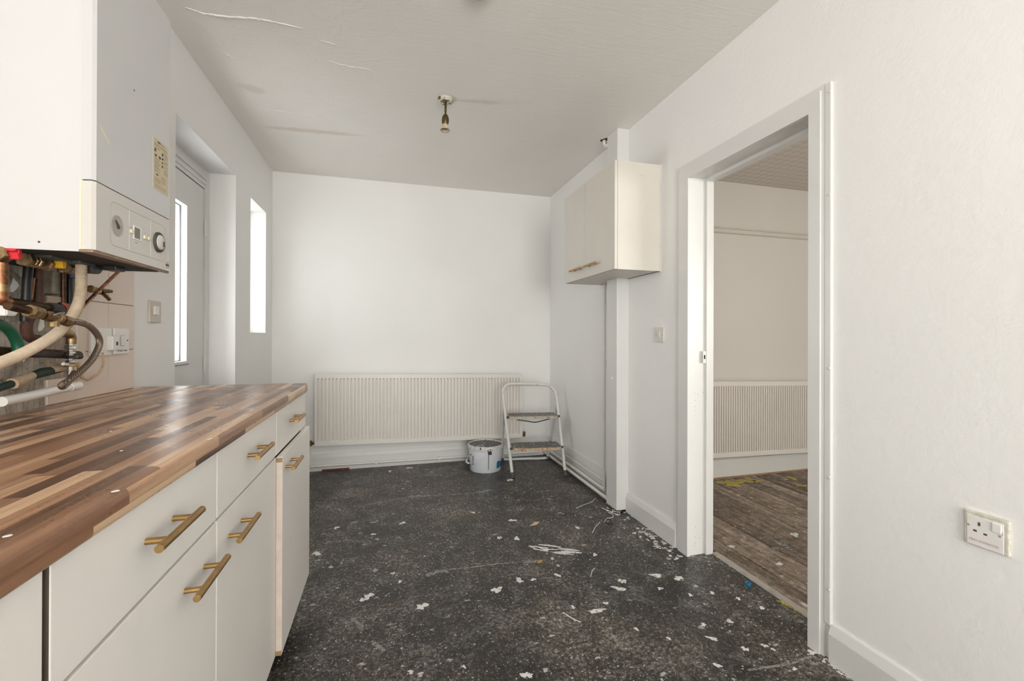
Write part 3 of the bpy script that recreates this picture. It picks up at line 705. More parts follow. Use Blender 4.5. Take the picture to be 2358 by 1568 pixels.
crack([(768, 188), (792, 191)], 0.0025, 7)
crack([(762, 230), (795, 222)], 0.0012, 8)

# ------------------------------------------------------------------ boiler
BX, BY0, BY1, BZ0, BZ1 = -0.58, 1.093, 1.418, 1.266, 1.955
boiler = thing('boiler', ((XL+BX)/2, (BY0+BY1)/2, BZ0), 'white wall-hung gas boiler with round dials above the worktop', 'boiler')
bm = B()  # case: open-bottomed box
for b in ((XL+0.001, BX-0.024, BY0+0.008, BY0+0.011, BZ0, BZ1), (XL+0.001, BX-0.024, BY1-0.011, BY1-0.008, BZ0, BZ1), (XL+0.001, BX-0.024, BY0+0.011, BY1-0.011, BZ1-0.003, BZ1)):
    box(bm, *b)
mesh_obj('case', bm, M['boiler'], boiler)
bm = B(); box(bm, XL+0.002, BX-0.0245, BY0+0.0115, BY1-0.0115, BZ0+0.001, BZ0+0.03); mesh_obj('case_shade_slab', bm, M['dark'], boiler)  # black slab stands in for the shade inside the open case
bm = B(); prism(bm, [(BX-0.0235, BY0+0.004), (BX-0.005, BY0), (BX, BY0+0.006), (BX, BY1-0.006), (BX-0.005, BY1), (BX-0.0235, BY1-0.004)], 'z', 1.4125, BZ1)
mesh_obj('front_cover', bm, M['boiler'], boiler)
bm = B(); prism(bm, [(BX-0.0235, BY0+0.004), (BX-0.005, BY0), (BX, BY0+0.006), (BX, BY1-0.006), (BX-0.005, BY1), (BX-0.0235, BY1-0.004)], 'z', BZ0+0.004, 1.410)
pan = mesh_obj('control_panel', bm, M['boiler_cream'], boiler)
bm = B(); box(bm, BX-0.0265, BX-0.0235, BY0+0.003, BY0+0.0105, BZ0+0.004, 1.410); mesh_obj('yellowed_edge', bm, M['yellowed'], boiler)
bm = B(); prism(bm, [(BX-0.024, BY0+0.005), (BX-0.003, BY0+0.003), (BX-0.003, BY1-0.002), (BX-0.009, BY1-0.002), (BX-0.030, BY0+0.02), (BX-0.030, BY0+0.008)], 'z', BZ0-0.001, BZ0+0.0038); mesh_obj('bottom_lip', bm, M['rustlip'], boiler)
bm = B(); box(bm, -0.68, -0.65, 1.31, 1.35, BZ0-0.010, BZ0+0.002, bev=0.003); mesh_obj('drain_boss', bm, M['black'], boiler)
def front(u, v): return at(u, v, 'x', BX)
# raised outline of the fascia, dividers
fy0, fy1, fz0, fz1 = 1.147, 1.388, 1.291, 1.386
def loop_tube(poly, x, r, name, mat, parent):
    bm = B(); P = [Vector((x, q[0], q[1])) for q in poly]; n = len(P); rings = []
    for i, p in enumerate(P):
        T_ = (P[(i+1) % n]-P[i-1]).normalized(); Nn = Vector((1, 0, 0)); Bn = T_.cross(Nn)
        rings.append([bm.verts.new(p+(Nn*math.cos(a)+Bn*math.sin(a))*r) for a in (0, 1.57, 3.14, 4.71)])
    for i in range(n):
        a, b = rings[i], rings[(i+1) % n]
        for k in range(4): bm.faces.new((a[k], a[(k+1) % 4], b[(k+1) % 4], b[k]))
    return mesh_obj(name, bm, mat, parent)
loop_tube(rounded_rect(fy0, fy1, fz0, fz1, 0.014), BX+0.0000, 0.0005, 'fascia_outline', M['seam'], pan)
for y in (1.219, 1.313):
    bm = B(); box(bm, BX-0.0004, BX+0.0006, y-0.0004, y+0.0004, fz0, fz1); mesh_obj('fascia_divider', bm, M['boiler'], pan)
# pressure gauge
gc = front(270, 520)
bm = B(); lathe(bm, (BX-0.0005, gc.y, gc.z), [(0.0235, 0), (0.0235, 0.0012), (0.0215, 0.002), (0.0205, 0.001), (0.0, 0.001)], 32, (1, 0, 0))
ga = mesh_obj('pressure_gauge', bm, plain('gauge_grey', (0.42, 0.38, 0.345), 0.3), pan, True)
bm = B(); tube(bm, [(BX+0.002, gc.y+0.002, gc.z-0.002), (BX+0.002, gc.y-0.009, gc.z+0.011)], [0.0028, 0.0012], 6); lathe(bm, (BX+0.0005, gc.y+0.002, gc.z-0.002), [(0.0045, 0), (0.0045, 0.002), (0, 0.0025)], 12, (1, 0, 0))
mesh_obj('needle', bm, M['dark_pr'], ga)
# display and buttons
dc = front(316, 538)
bm = B(); box(bm, BX-0.0005, BX+0.0015, dc.y-0.017, dc.y+0.017, dc.z-0.016, dc.z+0.0165, bev=0.0006); dp = mesh_obj('display', bm, M['white_pl'], pan)
bm = B(); box(bm, BX+0.001, BX+0.0018, dc.y-0.0145, dc.y+0.0085, dc.z-0.0125, dc.z+0.013); mesh_obj('screen', bm, plain('lcd_screen', (0.19, 0.18, 0.15), 0.25), dp)
for (u, v) in ((302, 532), (333, 546), (342, 549)):
    q = front(u, v); bm = B(); box(bm, BX-0.0005, BX+0.0035, q.y-0.005, q.y+0.005, q.z-0.005, q.z+0.0035, bev=0.0012); mesh_obj('button', bm, M['yellowed'], pan)
for (u, v, w) in ((300, 524, 0.006), (314, 559, 0.006), (333, 537, 0.0012), (342, 541, 0.0012)):
    q = front(u, v); bm = B(); box(bm, BX-0.0003, BX+0.0003, q.y-w, q.y+w, q.z-0.001, q.z+0.001); mesh_obj('legend_mark', bm, M['grey_pr'], pan)
# timer dial
tc = front(364, 558)
bm = B(); lathe(bm, (BX-0.0005, tc.y, tc.z), [(0.026, 0), (0.026, 0.004), (0.0245, 0.006), (0.0205, 0.006), (0.020, 0.004), (0, 0.004)], 36, (1, 0, 0)); td = mesh_obj('timer_dial', bm, M['dark_pr'], pan, True)
bm = B(); lathe(bm, (BX+0.003, tc.y, tc.z), [(0.0195, 0), (0.019, 0.004), (0.0155, 0.006), (0.0, 0.006)], 32, (1, 0, 0)); mesh_obj('dial_face', bm, M['boiler_cream'], td, True)
for k in range(24):
    a = 2*math.pi*k/24; bm = B(); tube(bm, [(BX+0.0085, tc.y+0.0165*math.cos(a), tc.z+0.0165*math.sin(a)), (BX+0.0075, tc.y+0.0185*math.cos(a), tc.z+0.0185*math.sin(a))], 0.0005, 4)
    mesh_obj('dial_tick', bm, M['grey_pr'], td)
bm = B(); box(bm, BX+0.008, BX+0.0105, tc.y+0.005, tc.y+0.011, tc.z-0.010, tc.z+0.004, bev=0.001); mesh_obj('dial_pointer', bm, M['dark_pr'], td)
# maker badge
q = front(385, 611); bm = B(); box(bm, BX-0.0003, BX+0.0006, q.y-0.0085, q.y+0.0085, q.z-0.0025, q.z+0.0035); bg = mesh_obj('badge', bm, M['dark_pr'], pan)
for dz in (0.007, -0.0065): bm = B(); box(bm, BX-0.0003, BX+0.0004, q.y-0.007, q.y+0.007, q.z+dz-0.001, q.z+dz+0.001); mesh_obj('badge_line', bm, M['grey_pr'], bg)
# instruction sticker
q0 = front(353, 318); q1 = front(388, 455)
sy0, sy1 = 1.322, 1.402; sz1, sz0 = 1.603, 1.472
bm = B(); box(bm, BX-0.0004, BX+0.0006, sy0, sy1, sz0, sz1); stk = mesh_obj('instruction_sticker', bm, plain('aged_yellow_paper', (0.66, 0.56, 0.38), 0.6, var=0.1), boiler)
stk['label'] = 'yellowed printed instruction sticker'
def sline(a, b, c, d, mat):
    bm = B(); w = sy1-sy0; h = sz1-sz0; box(bm, BX+0.0002, BX+0.0009, sy0+a*w, sy0+b*w, sz0+c*h, sz0+d*h); mesh_obj('print_line', bm, M[mat], stk)
sline(0.28, 0.46, 0.935, 0.965, 'dark_pr'); sline(0.5, 0.75, 0.945, 0.955, 'dark_pr')
for z in (0.895, 0.875, 0.855): sline(0.08, 0.9, z, z+0.008, 'grey_pr')
sline(0.12, 0.42, 0.81, 0.817, 'dark_pr'); sline(0.6, 0.9, 0.81, 0.817, 'dark_pr')
for (a, b, c, d) in ((0.08, 0.18, 0.73, 0.79), (0.1, 0.22, 0.64, 0.68), (0.36, 0.48, 0.64, 0.69), (0.55, 0.64, 0.74, 0.79), (0.55, 0.66, 0.66, 0.70), (0.55, 0.62, 0.58, 0.62), (0.55, 0.63, 0.50, 0.55), (0.2, 0.32, 0.28, 0.31)): sline(a, b, c, d, 'dark_pr')
for k, z in enumerate((0.60, 0.575, 0.54, 0.515, 0.49, 0.455, 0.43, 0.405, 0.37, 0.345)): sline(0.07, 0.44-(0.1 if k % 3 == 2 else 0), z, z+0.009, 'grey_pr')
for k, z in enumerate((0.78, 0.76, 0.73, 0.71, 0.66, 0.64, 0.62, 0.60, 0.56, 0.53, 0.48, 0.46, 0.43, 0.41, 0.39)): sline(0.69, 0.93-(0.08 if k % 4 == 3 else 0), z, z+0.008, 'grey_pr')
for k in range(4): sline(0.08, 0.46, 0.22-0.025*k, 0.228-0.025*k, 'grey_pr')
for k in range(12): sline(0.55+0.1*(k % 3), 0.59+0.1*(k % 3), 0.30-0.035*(k//3), 0.312-0.035*(k//3), 'dark_pr')
for z in (0.09, 0.065, 0.04): sline(0.1, 0.85, z, z+0.007, 'grey_pr')
# marks on the boiler
q = front(309, 208); bm = B(); lathe(bm, (BX-0.0003, q.y, q.z), [(0.003, 0), (0.002, 0.0006), (0, 0.0006)], 8, (1, 0, 0)); mesh_obj('screw_hole', bm, M['dark_pr'], boiler)
q = at(90, 557, 'y', BY0+0.008); bm = B(); lathe(bm, (q.x, BY0+0.0085, q.z), [(0.0022, 0), (0.002, 0.0015), (0, 0.0018)], 10, (0, -1, 0)); mesh_obj('case_screw', bm, M['dark_pr'], boiler)
q = front(243, 312); bm = B()
prism(bm, [(q.y-0.016, q.z+0.013), (q.y-0.015, q.z+0.006), (q.y+0.014, q.z-0.014), (q.y+0.016, q.z-0.010)], 'x', BX-0.0003, BX+0.0003); mesh_obj('tape_residue', bm, M['yellowed'], boiler)

# ------------------------------------------------------------------ pipework below the boiler
PG = 'boiler pipework'
def pipe_thing(name, label, cat, pts, r, mat, x=-0.74, smooth=5, seg=12, ripple=None):
    P = [at(p[0], p[1], 'x', p[2] if len(p) > 2 else x) for p in pts]
    bm = B(); tube(bm, P, r, seg, smooth, ripple=ripple)
    return tag(mesh_obj(name, bm, M[mat], None, True), label, cat, PG)
def hexnut(bm, c, r, h, axis, n=6): return lathe(bm, c, [(r*0.86, 0), (r, h*0.12), (r, h*0.88), (r*0.86, h)], n, axis)
def AX(u, v, x=-0.74): return at(u, v, 'x', x)
# isolating valves in a row under the case
vr = thing('valve_row', AX(80, 597), 'row of brass boiler connection valves with red and yellow levers', 'valves', PG)
zr = AX(80, 597).z; ya = AX(0, 590).y-0.03; yb = AX(190, 598).y
bm = B(); tube(bm, [(-0.765, ya, zr+0.017), (-0.765, yb, zr+0.017)], 0.0075, 10); mesh_obj('manifold_bar', bm, M['copper_dk'], vr, True)
for (u, r, h, m) in ((3, 0.017, 0.024, 'brass_old'), (58, 0.016, 0.012, 'brass_old'), (72, 0.0135, 0.006, 'brass_old'), (80, 0.0150, 0.007, 'brass_old'), (108, 0.0155, 0.020, 'brass_old'), (158, 0.0135, 0.016, 'brass_old')):
    p = AX(u, 597); bm = B(); hexnut(bm, (-0.74, p.y-h/2, zr-0.004), r, h, (0, 1, 0), 8 if r < 0.016 else 6); mesh_obj('brass_union', bm, M[m], vr)
for u in (3, 76, 106, 158):
    p = AX(u, 600); bm = B(); tube(bm, [(-0.752, p.y, zr+0.05), (-0.752, p.y, zr-0.015)], 0.0095, 10); mesh_obj('valve_body', bm, M['brass_old'], vr, True)
for (u0, u1, v0, v1, m) in ((33, 46, 568, 599, 'red'), (137, 149, 587, 619, 'yellow')):
    a, b = AX(u0, v0, -0.715), AX(u1, v1, -0.715); bm = B()
    prism(bm, [(a.y, a.z), (b.y, a.z), (b.y+0.001, (a.z+b.z)/2), (b.y, b.z), (a.y+0.006, b.z), (a.y+0.004, a.z-(a.z-b.z)*0.4), (a.y-0.004, a.z-(a.z-b.z)*0.35)], 'x', -0.728, -0.712)
    bmesh.ops.bevel(bm, geom=bm.edges[:], offset=0.0015, segments=1, affect='EDGES')
    lv = mesh_obj('lever', bm, M[m], vr); lv['label'] = m+' plastic valve lever'
    bm = B(); box(bm, -0.7125, -0.7105, a.y+0.004, b.y-0.004, a.z-0.013, a.z-0.005, bev=0.0006); mesh_obj('lever_grip', bm, M[m], lv)
    bm = B(); tube(bm, [(-0.75, (a.y+b.y)/2, a.z-0.012), (-0.728, (a.y+b.y)/2, a.z-0.012)], 0.006, 8); mesh_obj('spindle', bm, M['brass_old'], vr)
# condensate trap and hose
a, b = AX(167, 577, -0.70), AX(204, 614, -0.70)
bm = B(); box(bm, -0.725, -0.685, a.y, b.y, b.z, a.z+0.02, bev=0.003)
cc = AX(212, 618, -0.70); tr_ = tag(mesh_obj('condensate_trap', bm, M['grey_dark']), 'dark grey plastic condensate trap feeding the cream hose', 'trap', PG)
bm = B(); tube(bm, [AX(200, 618, -0.70), AX(222, 620, -0.70)], 0.0125, 12); mesh_obj('knurled_cap', bm, M['grey_dark'], tr_)
bm = B(); box(bm, -0.73, -0.70, AX(118, 580, -0.70).y, AX(166, 580, -0.70).y, AX(118, 593, -0.70).z, BZ0+0.02, bev=0.002); mesh_obj('trap_arm', bm, M['grey_dark'], tr_)
pipe_thing('condensate_hose', 'cream ribbed condensate hose sweeping down left from the boiler', 'hose',
    [(187, 608), (187, 640), (186, 672), (178, 705), (160, 738), (128, 770), (80, 800), (30, 824), (-40, 850)], 0.0112, 'hose', -0.70, 6, 14, ripple=(0.0032, 0.0012))
# left copper riser and blackened branch
bm = B(); tube(bm, [AX(2, 605, -0.735), AX(2, 640, -0.735), AX(2, 676, -0.735), AX(4, 690, -0.735), AX(16, 694, -0.735)], 0.0105, 12, 5)
cp = tag(mesh_obj('copper_riser', bm, M['copper'], None, True), 'copper riser pipe with soldered elbow at the left frame edge', 'pipe', PG)
bm = B(); tube(bm, [AX(2, 655, -0.735), AX(2, 672, -0.735)], 0.0125, 12); mesh_obj('solder_collar', bm, M['brass_old'], cp, True)
bk = pipe_thing('blackened_pipe', 'blackened branch pipe ending in a red valve cap', 'pipe', [(16, 694), (60, 700), (120, 710)], 0.0085, 'copper_dk', -0.735, 4)
bm = B(); tube(bm, [AX(113, 709, -0.735), AX(141, 712, -0.735)], 0.0125, 10); mesh_obj('black_clamp', bm, M['black'], bk)
bm = B(); tube(bm, [AX(140, 710, -0.735), AX(146, 710, -0.735), AX(166, 712, -0.735)], [0.014, 0.014, 0.0095], 12, 0); cap = mesh_obj('valve_cap', bm, M['orange'], bk); cap['label'] = 'terracotta red tapered valve cap'
bm = B(); tube(bm, [AX(128, 706, -0.735), AX(139, 698, -0.735)], [0.006, 0.003], 8); mesh_obj('lever_stub', bm, M['black'], bk)
# filling loop: brass valve and braided hose
fl = pipe_thing('filling_loop_pipe', 'brass filling loop valve joined to the braided hose', 'valve', [(18, 704), (45, 711), (72, 716), (120, 728), (165, 742)], 0.0075, 'copper_dk', -0.672, 4)
for (u, v, r, l) in ((72, 717, 0.0135, 0.016), (86, 720, 0.0125, 0.018), (112, 728, 0.011, 0.032), (134, 733, 0.0115, 0.014), (152, 739, 0.0115, 0.022)):
    p = AX(u, v, -0.672); d_ = (AX(165, 742, -0.672)-AX(60, 714, -0.672)).normalized(); bm = B()
    lathe(bm, p-d_*l/2, [(r*0.85, 0), (r, l*0.15), (r, l*0.85), (r*0.85, l)], 8, d_); mesh_obj('brass_fitting', bm, M['brass_old'], fl)
p = AX(124, 740, -0.672); bm = B(); tube(bm, [AX(124, 728, -0.672), AX(124, 752, -0.672)], [0.010, 0.0085], 10); mesh_obj('valve_foot', bm, M['brass_old'], fl)
bm = B(); tube(bm, [AX(120, 726, -0.662), AX(135, 722, -0.657), AX(146, 720, -0.657)], 0.003, 8); mesh_obj('valve_screw', bm, M['chrome'], fl)
pipe_thing('braided_hose', 'braided steel filling hose looping down to the worktop', 'hose',
    [(160, 740), (185, 743), (207, 752), (225, 772), (229, 793), (214, 825), (188, 853), (160, 875), (143, 886), (146, 890, -0.69), (160, 876, -0.70), (172, 858, -0.71)], 0.0068, 'braid', -0.672, 6, 12)
# pipes and pads against the bare wall
pipe_thing('black_vertical_pipe', 'black vertical pipe against the bare plaster', 'pipe', [(66, 612), (62, 650), (57, 740)], 0.0095, 'black', -0.865, 0)
pipe_thing('thin_copper_pipe', 'thin copper pipe between black and rusty pipes', 'pipe', [(76, 640), (70, 690)], 0.0045, 'copper', -0.86, 0)
pipe_thing('rusty_vertical_pipe', 'rusty red-brown vertical pipe beside pale plaster pad', 'pipe', [(88, 612), (86, 660), (84, 700), (62, 745), (66, 775), (90, 782)], 0.0115, 'rust', -0.865, 4)
pipe_thing('black_conduit', 'black flat conduit beside the cream trunking', 'pipe', [(160, 618), (160, 720)], 0.008, 'black', -0.87, 0)
pipe_thing('brown_vertical_pipe', 'brown vertical pipe behind the yellow valve lever', 'pipe', [(146, 612), (146, 712)], 0.006, 'copper_dk', -0.86, 0)
bm = B(); a, b = at(115, 618, 'x', -0.875), at(142, 680, 'x', -0.875); box(bm, -0.889, -0.868, a.y, b.y, b.z, a.z, bev=0.004); tag(mesh_obj('plaster_pad', bm, M['pad']), 'grey mortar pad on the wall under the yellow lever', 'pad', PG)
bm = B(); a, b = at(100, 680, 'x', -0.87), at(142, 716, 'x', -0.87); box(bm, -0.889, -0.862, a.y, b.y, b.z, a.z, bev=0.003); tag(mesh_obj('pipe_cover_block', bm, plain('cream_block', (0.46, 0.36, 0.28), 0.7)), 'cream block behind the blackened branch pipe', 'block', PG)
bm = B(); a, b = at(168, 632, 'x', -0.875), at(186, 872, 'x', -0.875); box(bm, -0.884, -0.864, a.y, b.y, b.z, a.z, bev=0.002)
tk = tag(mesh_obj('cable_trunking', bm, plain('cream_trunking', (0.66, 0.565, 0.46), 0.45)), 'cream vertical cable trunking at the tile edge', 'trunking', PG)
bm = B(); a, b = at(157, 631, 'x', -0.86), at(172, 642, 'x', -0.86); box(bm, -0.864, -0.855, a.y, b.y, b.z, a.z, bev=0.001); mesh_obj('blue_tape', bm, plain('navy_tape', (0.01, 0.015, 0.06), 0.5), tk)
gh = pipe_thing('green_hose', 'green hose curling down at the left frame edge', 'hose', [(-30, 742), (2, 748), (24, 763), (38, 785), (42, 806), (40, 826)], 0.0105, 'green', -0.80, 6)
bp = pipe_thing('black_horizontal_pipe', 'thick black horizontal pipe below the cream hose', 'pipe', [(-40, 808), (40, 812), (110, 814), (180, 818)], 0.0115, 'copper_dk', -0.82, 2)
bm = B(); tube(bm, [at(60, 815, 'x', -0.815), at(185, 821, 'x', -0.815)], 0.0075, 10); mesh_obj('black_sleeve', bm, M['black'], bp)
lg = pipe_thing('lagged_pipe', 'dark lagged pipe with orange-spotted joint above white waste pipe', 'pipe', [(-40, 905), (10, 889), (70, 868), (120, 855), (152, 846)], 0.0085, 'green_dark', -0.82, 4)
bm = B(); tube(bm, [at(28, 884, 'x', -0.818), at(52, 875, 'x', -0.818), at(74, 865, 'x', -0.818)], [0.0125, 0.012, 0.0095], 12); mesh_obj('spotted_joint', bm, M['lag'], lg, True)
bm = B(); tube(bm, [at(76, 865, 'x', -0.818), at(96, 858, 'x', -0.818), at(115, 853, 'x', -0.818)], [0.0095, 0.0115, 0.009], 12); mesh_obj('green_tape', bm, M['green_dark'], lg, True)
bm = B(); tube(bm, [at(120, 852, 'x', -0.818), at(152, 846, 'x', -0.818)], 0.0088, 12); mesh_obj('spotted_tail', bm, M['lag'], lg, True)
wp = pipe_thing('waste_pipe', 'white plastic waste pipe lying above the worktop', 'pipe', [(4, 925), (60, 914), (120, 900), (178, 888)], 0.0108, 'white_pl', -0.81, 0, 18)
bm = B(); tube(bm, [at(158, 892, 'x', -0.81), at(180, 888, 'x', -0.81)], 0.0118, 18); mesh_obj('pipe_coupling', bm, M['white_pl'], wp, True)
# compression fitting stack
cf = thing('compression_fitting', at(162, 830, 'x', -0.80), 'stack of brass and chrome compression fittings beside the braided hose', 'fitting', PG)
bm = B(); tube(bm, [at(140, 766, 'x', -0.80), at(156, 767, 'x', -0.80), at(164, 776, 'x', -0.80), at(164, 792, 'x', -0.80)], 0.0105, 12, 4); mesh_obj('elbow', bm, M['brass_old'], cf, True)
bm = B(); tube(bm, [at(164, 785, 'x', -0.80), at(162, 862, 'x', -0.80)], 0.0055, 10); mesh_obj('tail_pipe', bm, M['chrome'], cf)
for (v, r, h, m) in ((800, 0.0125, 0.010, 'chrome'), (812, 0.010, 0.006, 'chrome'), (822, 0.0145, 0.008, 'black'), (832, 0.010, 0.006, 'chrome'), (840, 0.013, 0.009, 'brass_old')):
    p = at(163, v, 'x', -0.80); bm = B(); hexnut(bm, (p.x, p.y, p.z-h/2), r, h, (0, 0, 1)); mesh_obj('nut', bm, M[m], cf)
bm = B(); tube(bm, [at(145, 838, 'x', -0.80), at(162, 840, 'x', -0.80)], 0.004, 8); mesh_obj('drain_stub', bm, M['white_pl'], cf)
pipe_thing('thin_drop_pipe', 'thin brown drop pipe behind the hose end', 'pipe', [(173, 842), (174, 886)], 0.0035, 'cable', -0.86, 0)
# stop tap on the tiles
st = thing('stop_tap', at(220, 668, 'x', -0.86), 'small brass drain tap projecting from the tiles under the boiler', 'tap', PG)
bm = B(); tube(bm, [at(202, 664, 'x', -0.878), at(212, 666, 'x', -0.868), at(234, 672, 'x', -0.85)], [0.010, 0.0085, 0.0075], 12); mesh_obj('tap_body', bm, M['brass_old'], st)
for (u, v, r) in ((208, 665, 0.0115), (220, 669, 0.0105), (228, 671, 0.0095)):
    p = at(u, v, 'x', -0.865); bm = B(); hexnut(bm, p, r, 0.006, (0.3, 1, -0.1), 8); mesh_obj('tap_collar', bm, M['brass_old'], st)
bm = B(); tube(bm, [at(233, 669, 'x', -0.85), at(257, 671, 'x', -0.84)], [0.0075, 0.005], 10); mesh_obj('tap_head', bm, M['brass_dk'], st)
bm = B(); tube(bm, [at(236, 674, 'x', -0.85), at(252, 690, 'x', -0.845)], [0.006, 0.0055], 10); mesh_obj('tap_spout', bm, M['brass_dk'], st)
pipe_thing('copper_discharge_pipe', 'slim copper discharge pipe slanting from the boiler underside', 'pipe', [(285, 616), (272, 626), (235, 662), (186, 710)], 0.0042, 'copper', -0.73, 0)
pipe_thing('loose_cable', 'aged cream cable looping below the switches', 'cable', [(236, 812), (238, 836), (230, 856), (216, 868), (200, 875), (188, 866), (182, 846), (180, 835)], 0.0032, 'cable', -0.86, 6, 8)
a, b = at(-14, 694, 'x', -0.76), at(20, 728, 'x', -0.76)
bm = B(); prism(bm, [(a.y, b.z), (b.y-0.012, b.z), (b.y, b.z+0.012), (b.y, a.z-0.010), (b.y-0.006, a.z), (a.y, a.z)], 'x', -0.79, -0.74)
bmesh.ops.bevel(bm, geom=bm.edges[:], offset=0.002, segments=2, affect='EDGES')
tag(mesh_obj('junction_box', bm, M['white_pl'], None), 'white plastic junction box at the left frame edge', 'junction box', PG)

# ------------------------------------------------------------------ worktop and base units
WZ, WX, WY = 0.904, -0.318, 1.945
nose = []
for k in range(7): a = math.radians(90-90*k/6); nose.append((WX-0.013+0.013*math.cos(a), WZ-0.013+0.013*math.sin(a)))
for k in range(5): a = math.radians(-90*k/4); nose.append((WX-0.008+0.008*math.cos(a), 0.866+0.008+0.008*math.sin(a)))
prof = [(XL+0.011, 0.866), (XL+0.011, WZ)]+nose
bm = B(); prism(bm, prof, 'y', -0.75, WY)
wt = tag(mesh_obj('worktop', bm, M['worktop'], None, True), 'walnut block effect worktop along the left wall', 'worktop')
for (u, v, w) in ((266, 1131, 0.004), (280, 1038, 0.002), (255, 993, 0.0018), (480, 1012, 0.002), (486, 1010, 0.0016), (18, 1234, 0.003)):
    blob('paint_drop', at(u, v, 'z', WZ), w, w*0.8, 0.4, M['ridge'], wt, 0.0006, u, 14, 0.25)
bm = B(); box(bm, XL+0.012, WX-0.004, WY-0.0002, WY+0.001, 0.868, WZ-0.002); mesh_obj('end_edging', bm, M['worktop'], wt)

XF = -0.332
def handle(y, z, x, parent):
    bm = B(); tube(bm, [(x+0.029, y-0.072, z), (x+0.029, y+0.072, z)], 0.006, 14)
    for s in (-1, 1): tube(bm, [(x-0.001, y+s*0.041, z), (x+0.025, y+s*0.041, z)], 0.0048, 10)
    return mesh_obj('handle', bm, M['brass'], parent, True)
def base_unit(y0, y1, label, hdoor, dx=0.0, drawer_h=None, zdr=0.802, zdo=0.662, dy=0.0):
    t = thing('base_cabinet', ((XL+XF)/2, (y0+y1)/2, 0.0), label, 'cabinet', 'kitchen base cabinets')
    bm = B(); box(bm, XL+0.02, XF-0.019, y0+0.001, y1-0.001, 0.115, 0.8655); mesh_obj('carcass', bm, M['carcass'], t)
    bm = B(); box(bm, XF-0.018, XF, y0+0.0018, y1-0.0018, 0.7275, 0.8645, bev=0.0012); dr = mesh_obj('drawer', bm, M['unit'], t)
    handle((y0+y1)/2+dy, zdr, XF, dr)
    bm = B(); box(bm, XF-0.018+dx, XF+dx, y0+0.0018, y1-0.0018, 0.112, 0.7215, bev=0.0012); do = mesh_obj('door', bm, M['unit'], t)
    if hdoor is not None: handle(hdoor, zdo, XF+dx, do)
    return t, do
base_unit(0.06, 0.551, 'base cabinet nearest the camera at the left frame edge', 0.17)
base_unit(-0.44, 0.056, 'base cabinet beside the camera', None)
t1b, _ = base_unit(0.558, 1.010, 'base cabinet with the largest visible brass handles', 0.909)
base_unit(1.011, 1.495, 'middle base cabinet between the wide near unit and loose end door', 1.122)
t3, d3 = base_unit(1.496, 1.982, 'end base cabinet with a door standing proud of its neighbours', 1.578, dx=0.017, zdo=0.680, dy=-0.02)
bm = B(); box(bm, XF-0.0005, XF+0.0165, 1.4972, 1.4985, 0.113, 0.7205); e_ = mesh_obj('door_edge', bm, plain('worn_pinkish_edge', (0.72, 0.61, 0.53), 0.5, var=0.15, vscale=30), d3)
for z in (0.118, 0.712):
    bm = B(); box(bm, XF-0.0003, XF+0.0163, 1.4968, 1.4975, z-0.007, z+0.007); mesh_obj('chipped_corner', bm, M['wood_raw'], d3)
for o in list(t1b.children):
    if o.name.startswith(('drawer', 'door')):
        g_ = ORG[o.name]; zz = (0.728, 0.864) if o.name.startswith('drawer') else (0.1125, 0.721)
        bm = B(); box(bm, XF-0.0175, XF-0.0012, 0.5588, 0.5600, zz[0], zz[1]); mesh_obj('gap_shade_edge', bm, M['carcass'], o)  # dark strip paints shade into the gap beside the next unit
bm = B(); box(bm, -0.400, -0.385, -0.44, 1.975, 0.0, 0.112); tag(mesh_obj('plinth', bm, M['black']), 'dark recessed plinth under the base cabinets', 'plinth')

# ------------------------------------------------------------------ wall cabinet
CX, CY0, CY1, CZ0, CZ1, CYS = 1.166, 2.126, 2.832, 1.460, 2.048, 2.506
wc = thing('wall_cabinet', ((CX+XR)/2, (CY0+CY1)/2, CZ0), 'cream two-door wall cabinet with brass handles beside the doorway', 'cabinet')
bm = B()
for b in ((CX+0.0175, XR-0.001, CY0, CY0+0.016, CZ0, CZ1), (CX+0.0175, XR-0.001, CY1-0.016, CY1, CZ0, CZ1), (CX+0.0175, XR-0.001, CY0+0.016, CY1-0.016, CZ1-0.016, CZ1), (XR-0.012, XR-0.001, CY0+0.016, CY1-0.016, CZ0, CZ1-0.016)): box(bm, *b)
# bottom and top boards are cut around the boxing
mesh_obj('carcass', bm, M['unit_cream'], wc)
bm = B()
for b in ((CX+0.0175, 1.367, CY0+0.016, CY1-0.016, CZ0, CZ0+0.016), (1.367, XR-0.001, CY0+0.016, 2.463, CZ0, CZ0+0.016), (1.367, XR-0.001, 2.599, CY1-0.016, CZ0, CZ0+0.016)): box(bm, *b)
mesh_obj('bottom_board', bm, M['unit_cream'], wc)
bm = B(); box(bm, XR-0.006, XR-0.0005, CY0-0.004, CY0+0.003, CZ0-0.004, CZ1+0.004); mesh_obj('paint_bead', bm, M['gloss'], wc)
def wdoor(y0, y1, u0, v0, u1, v1):
    bm = B(); box(bm, CX, CX+0.0165, y0+0.0012, y1-0.0012, CZ0+0.001, CZ1-0.001, bev=0.001); d = mesh_obj('door', bm, M['unit_cream'], wc)
    a, b = at(u0, v0, 'x', CX-0.027), at(u1, v1, 'x', CX-0.027); z = (a.z+b.z)/2; bm = B()
    tube(bm, [(CX-0.027, a.y, z), (CX-0.027, b.y, z)], 0.0058, 12)
    for f in (0.25, 0.75): y = a.y+(b.y-a.y)*f; tube(bm, [(CX+0.001, y, z), (CX-0.024, y, z)], 0.0046, 10)
    mesh_obj('handle', bm, M['brass'], d, True)
wdoor(CY0, CYS, 1372, 606, 1343, 612); wdoor(CYS, CY1, 1336, 617, 1311, 624)
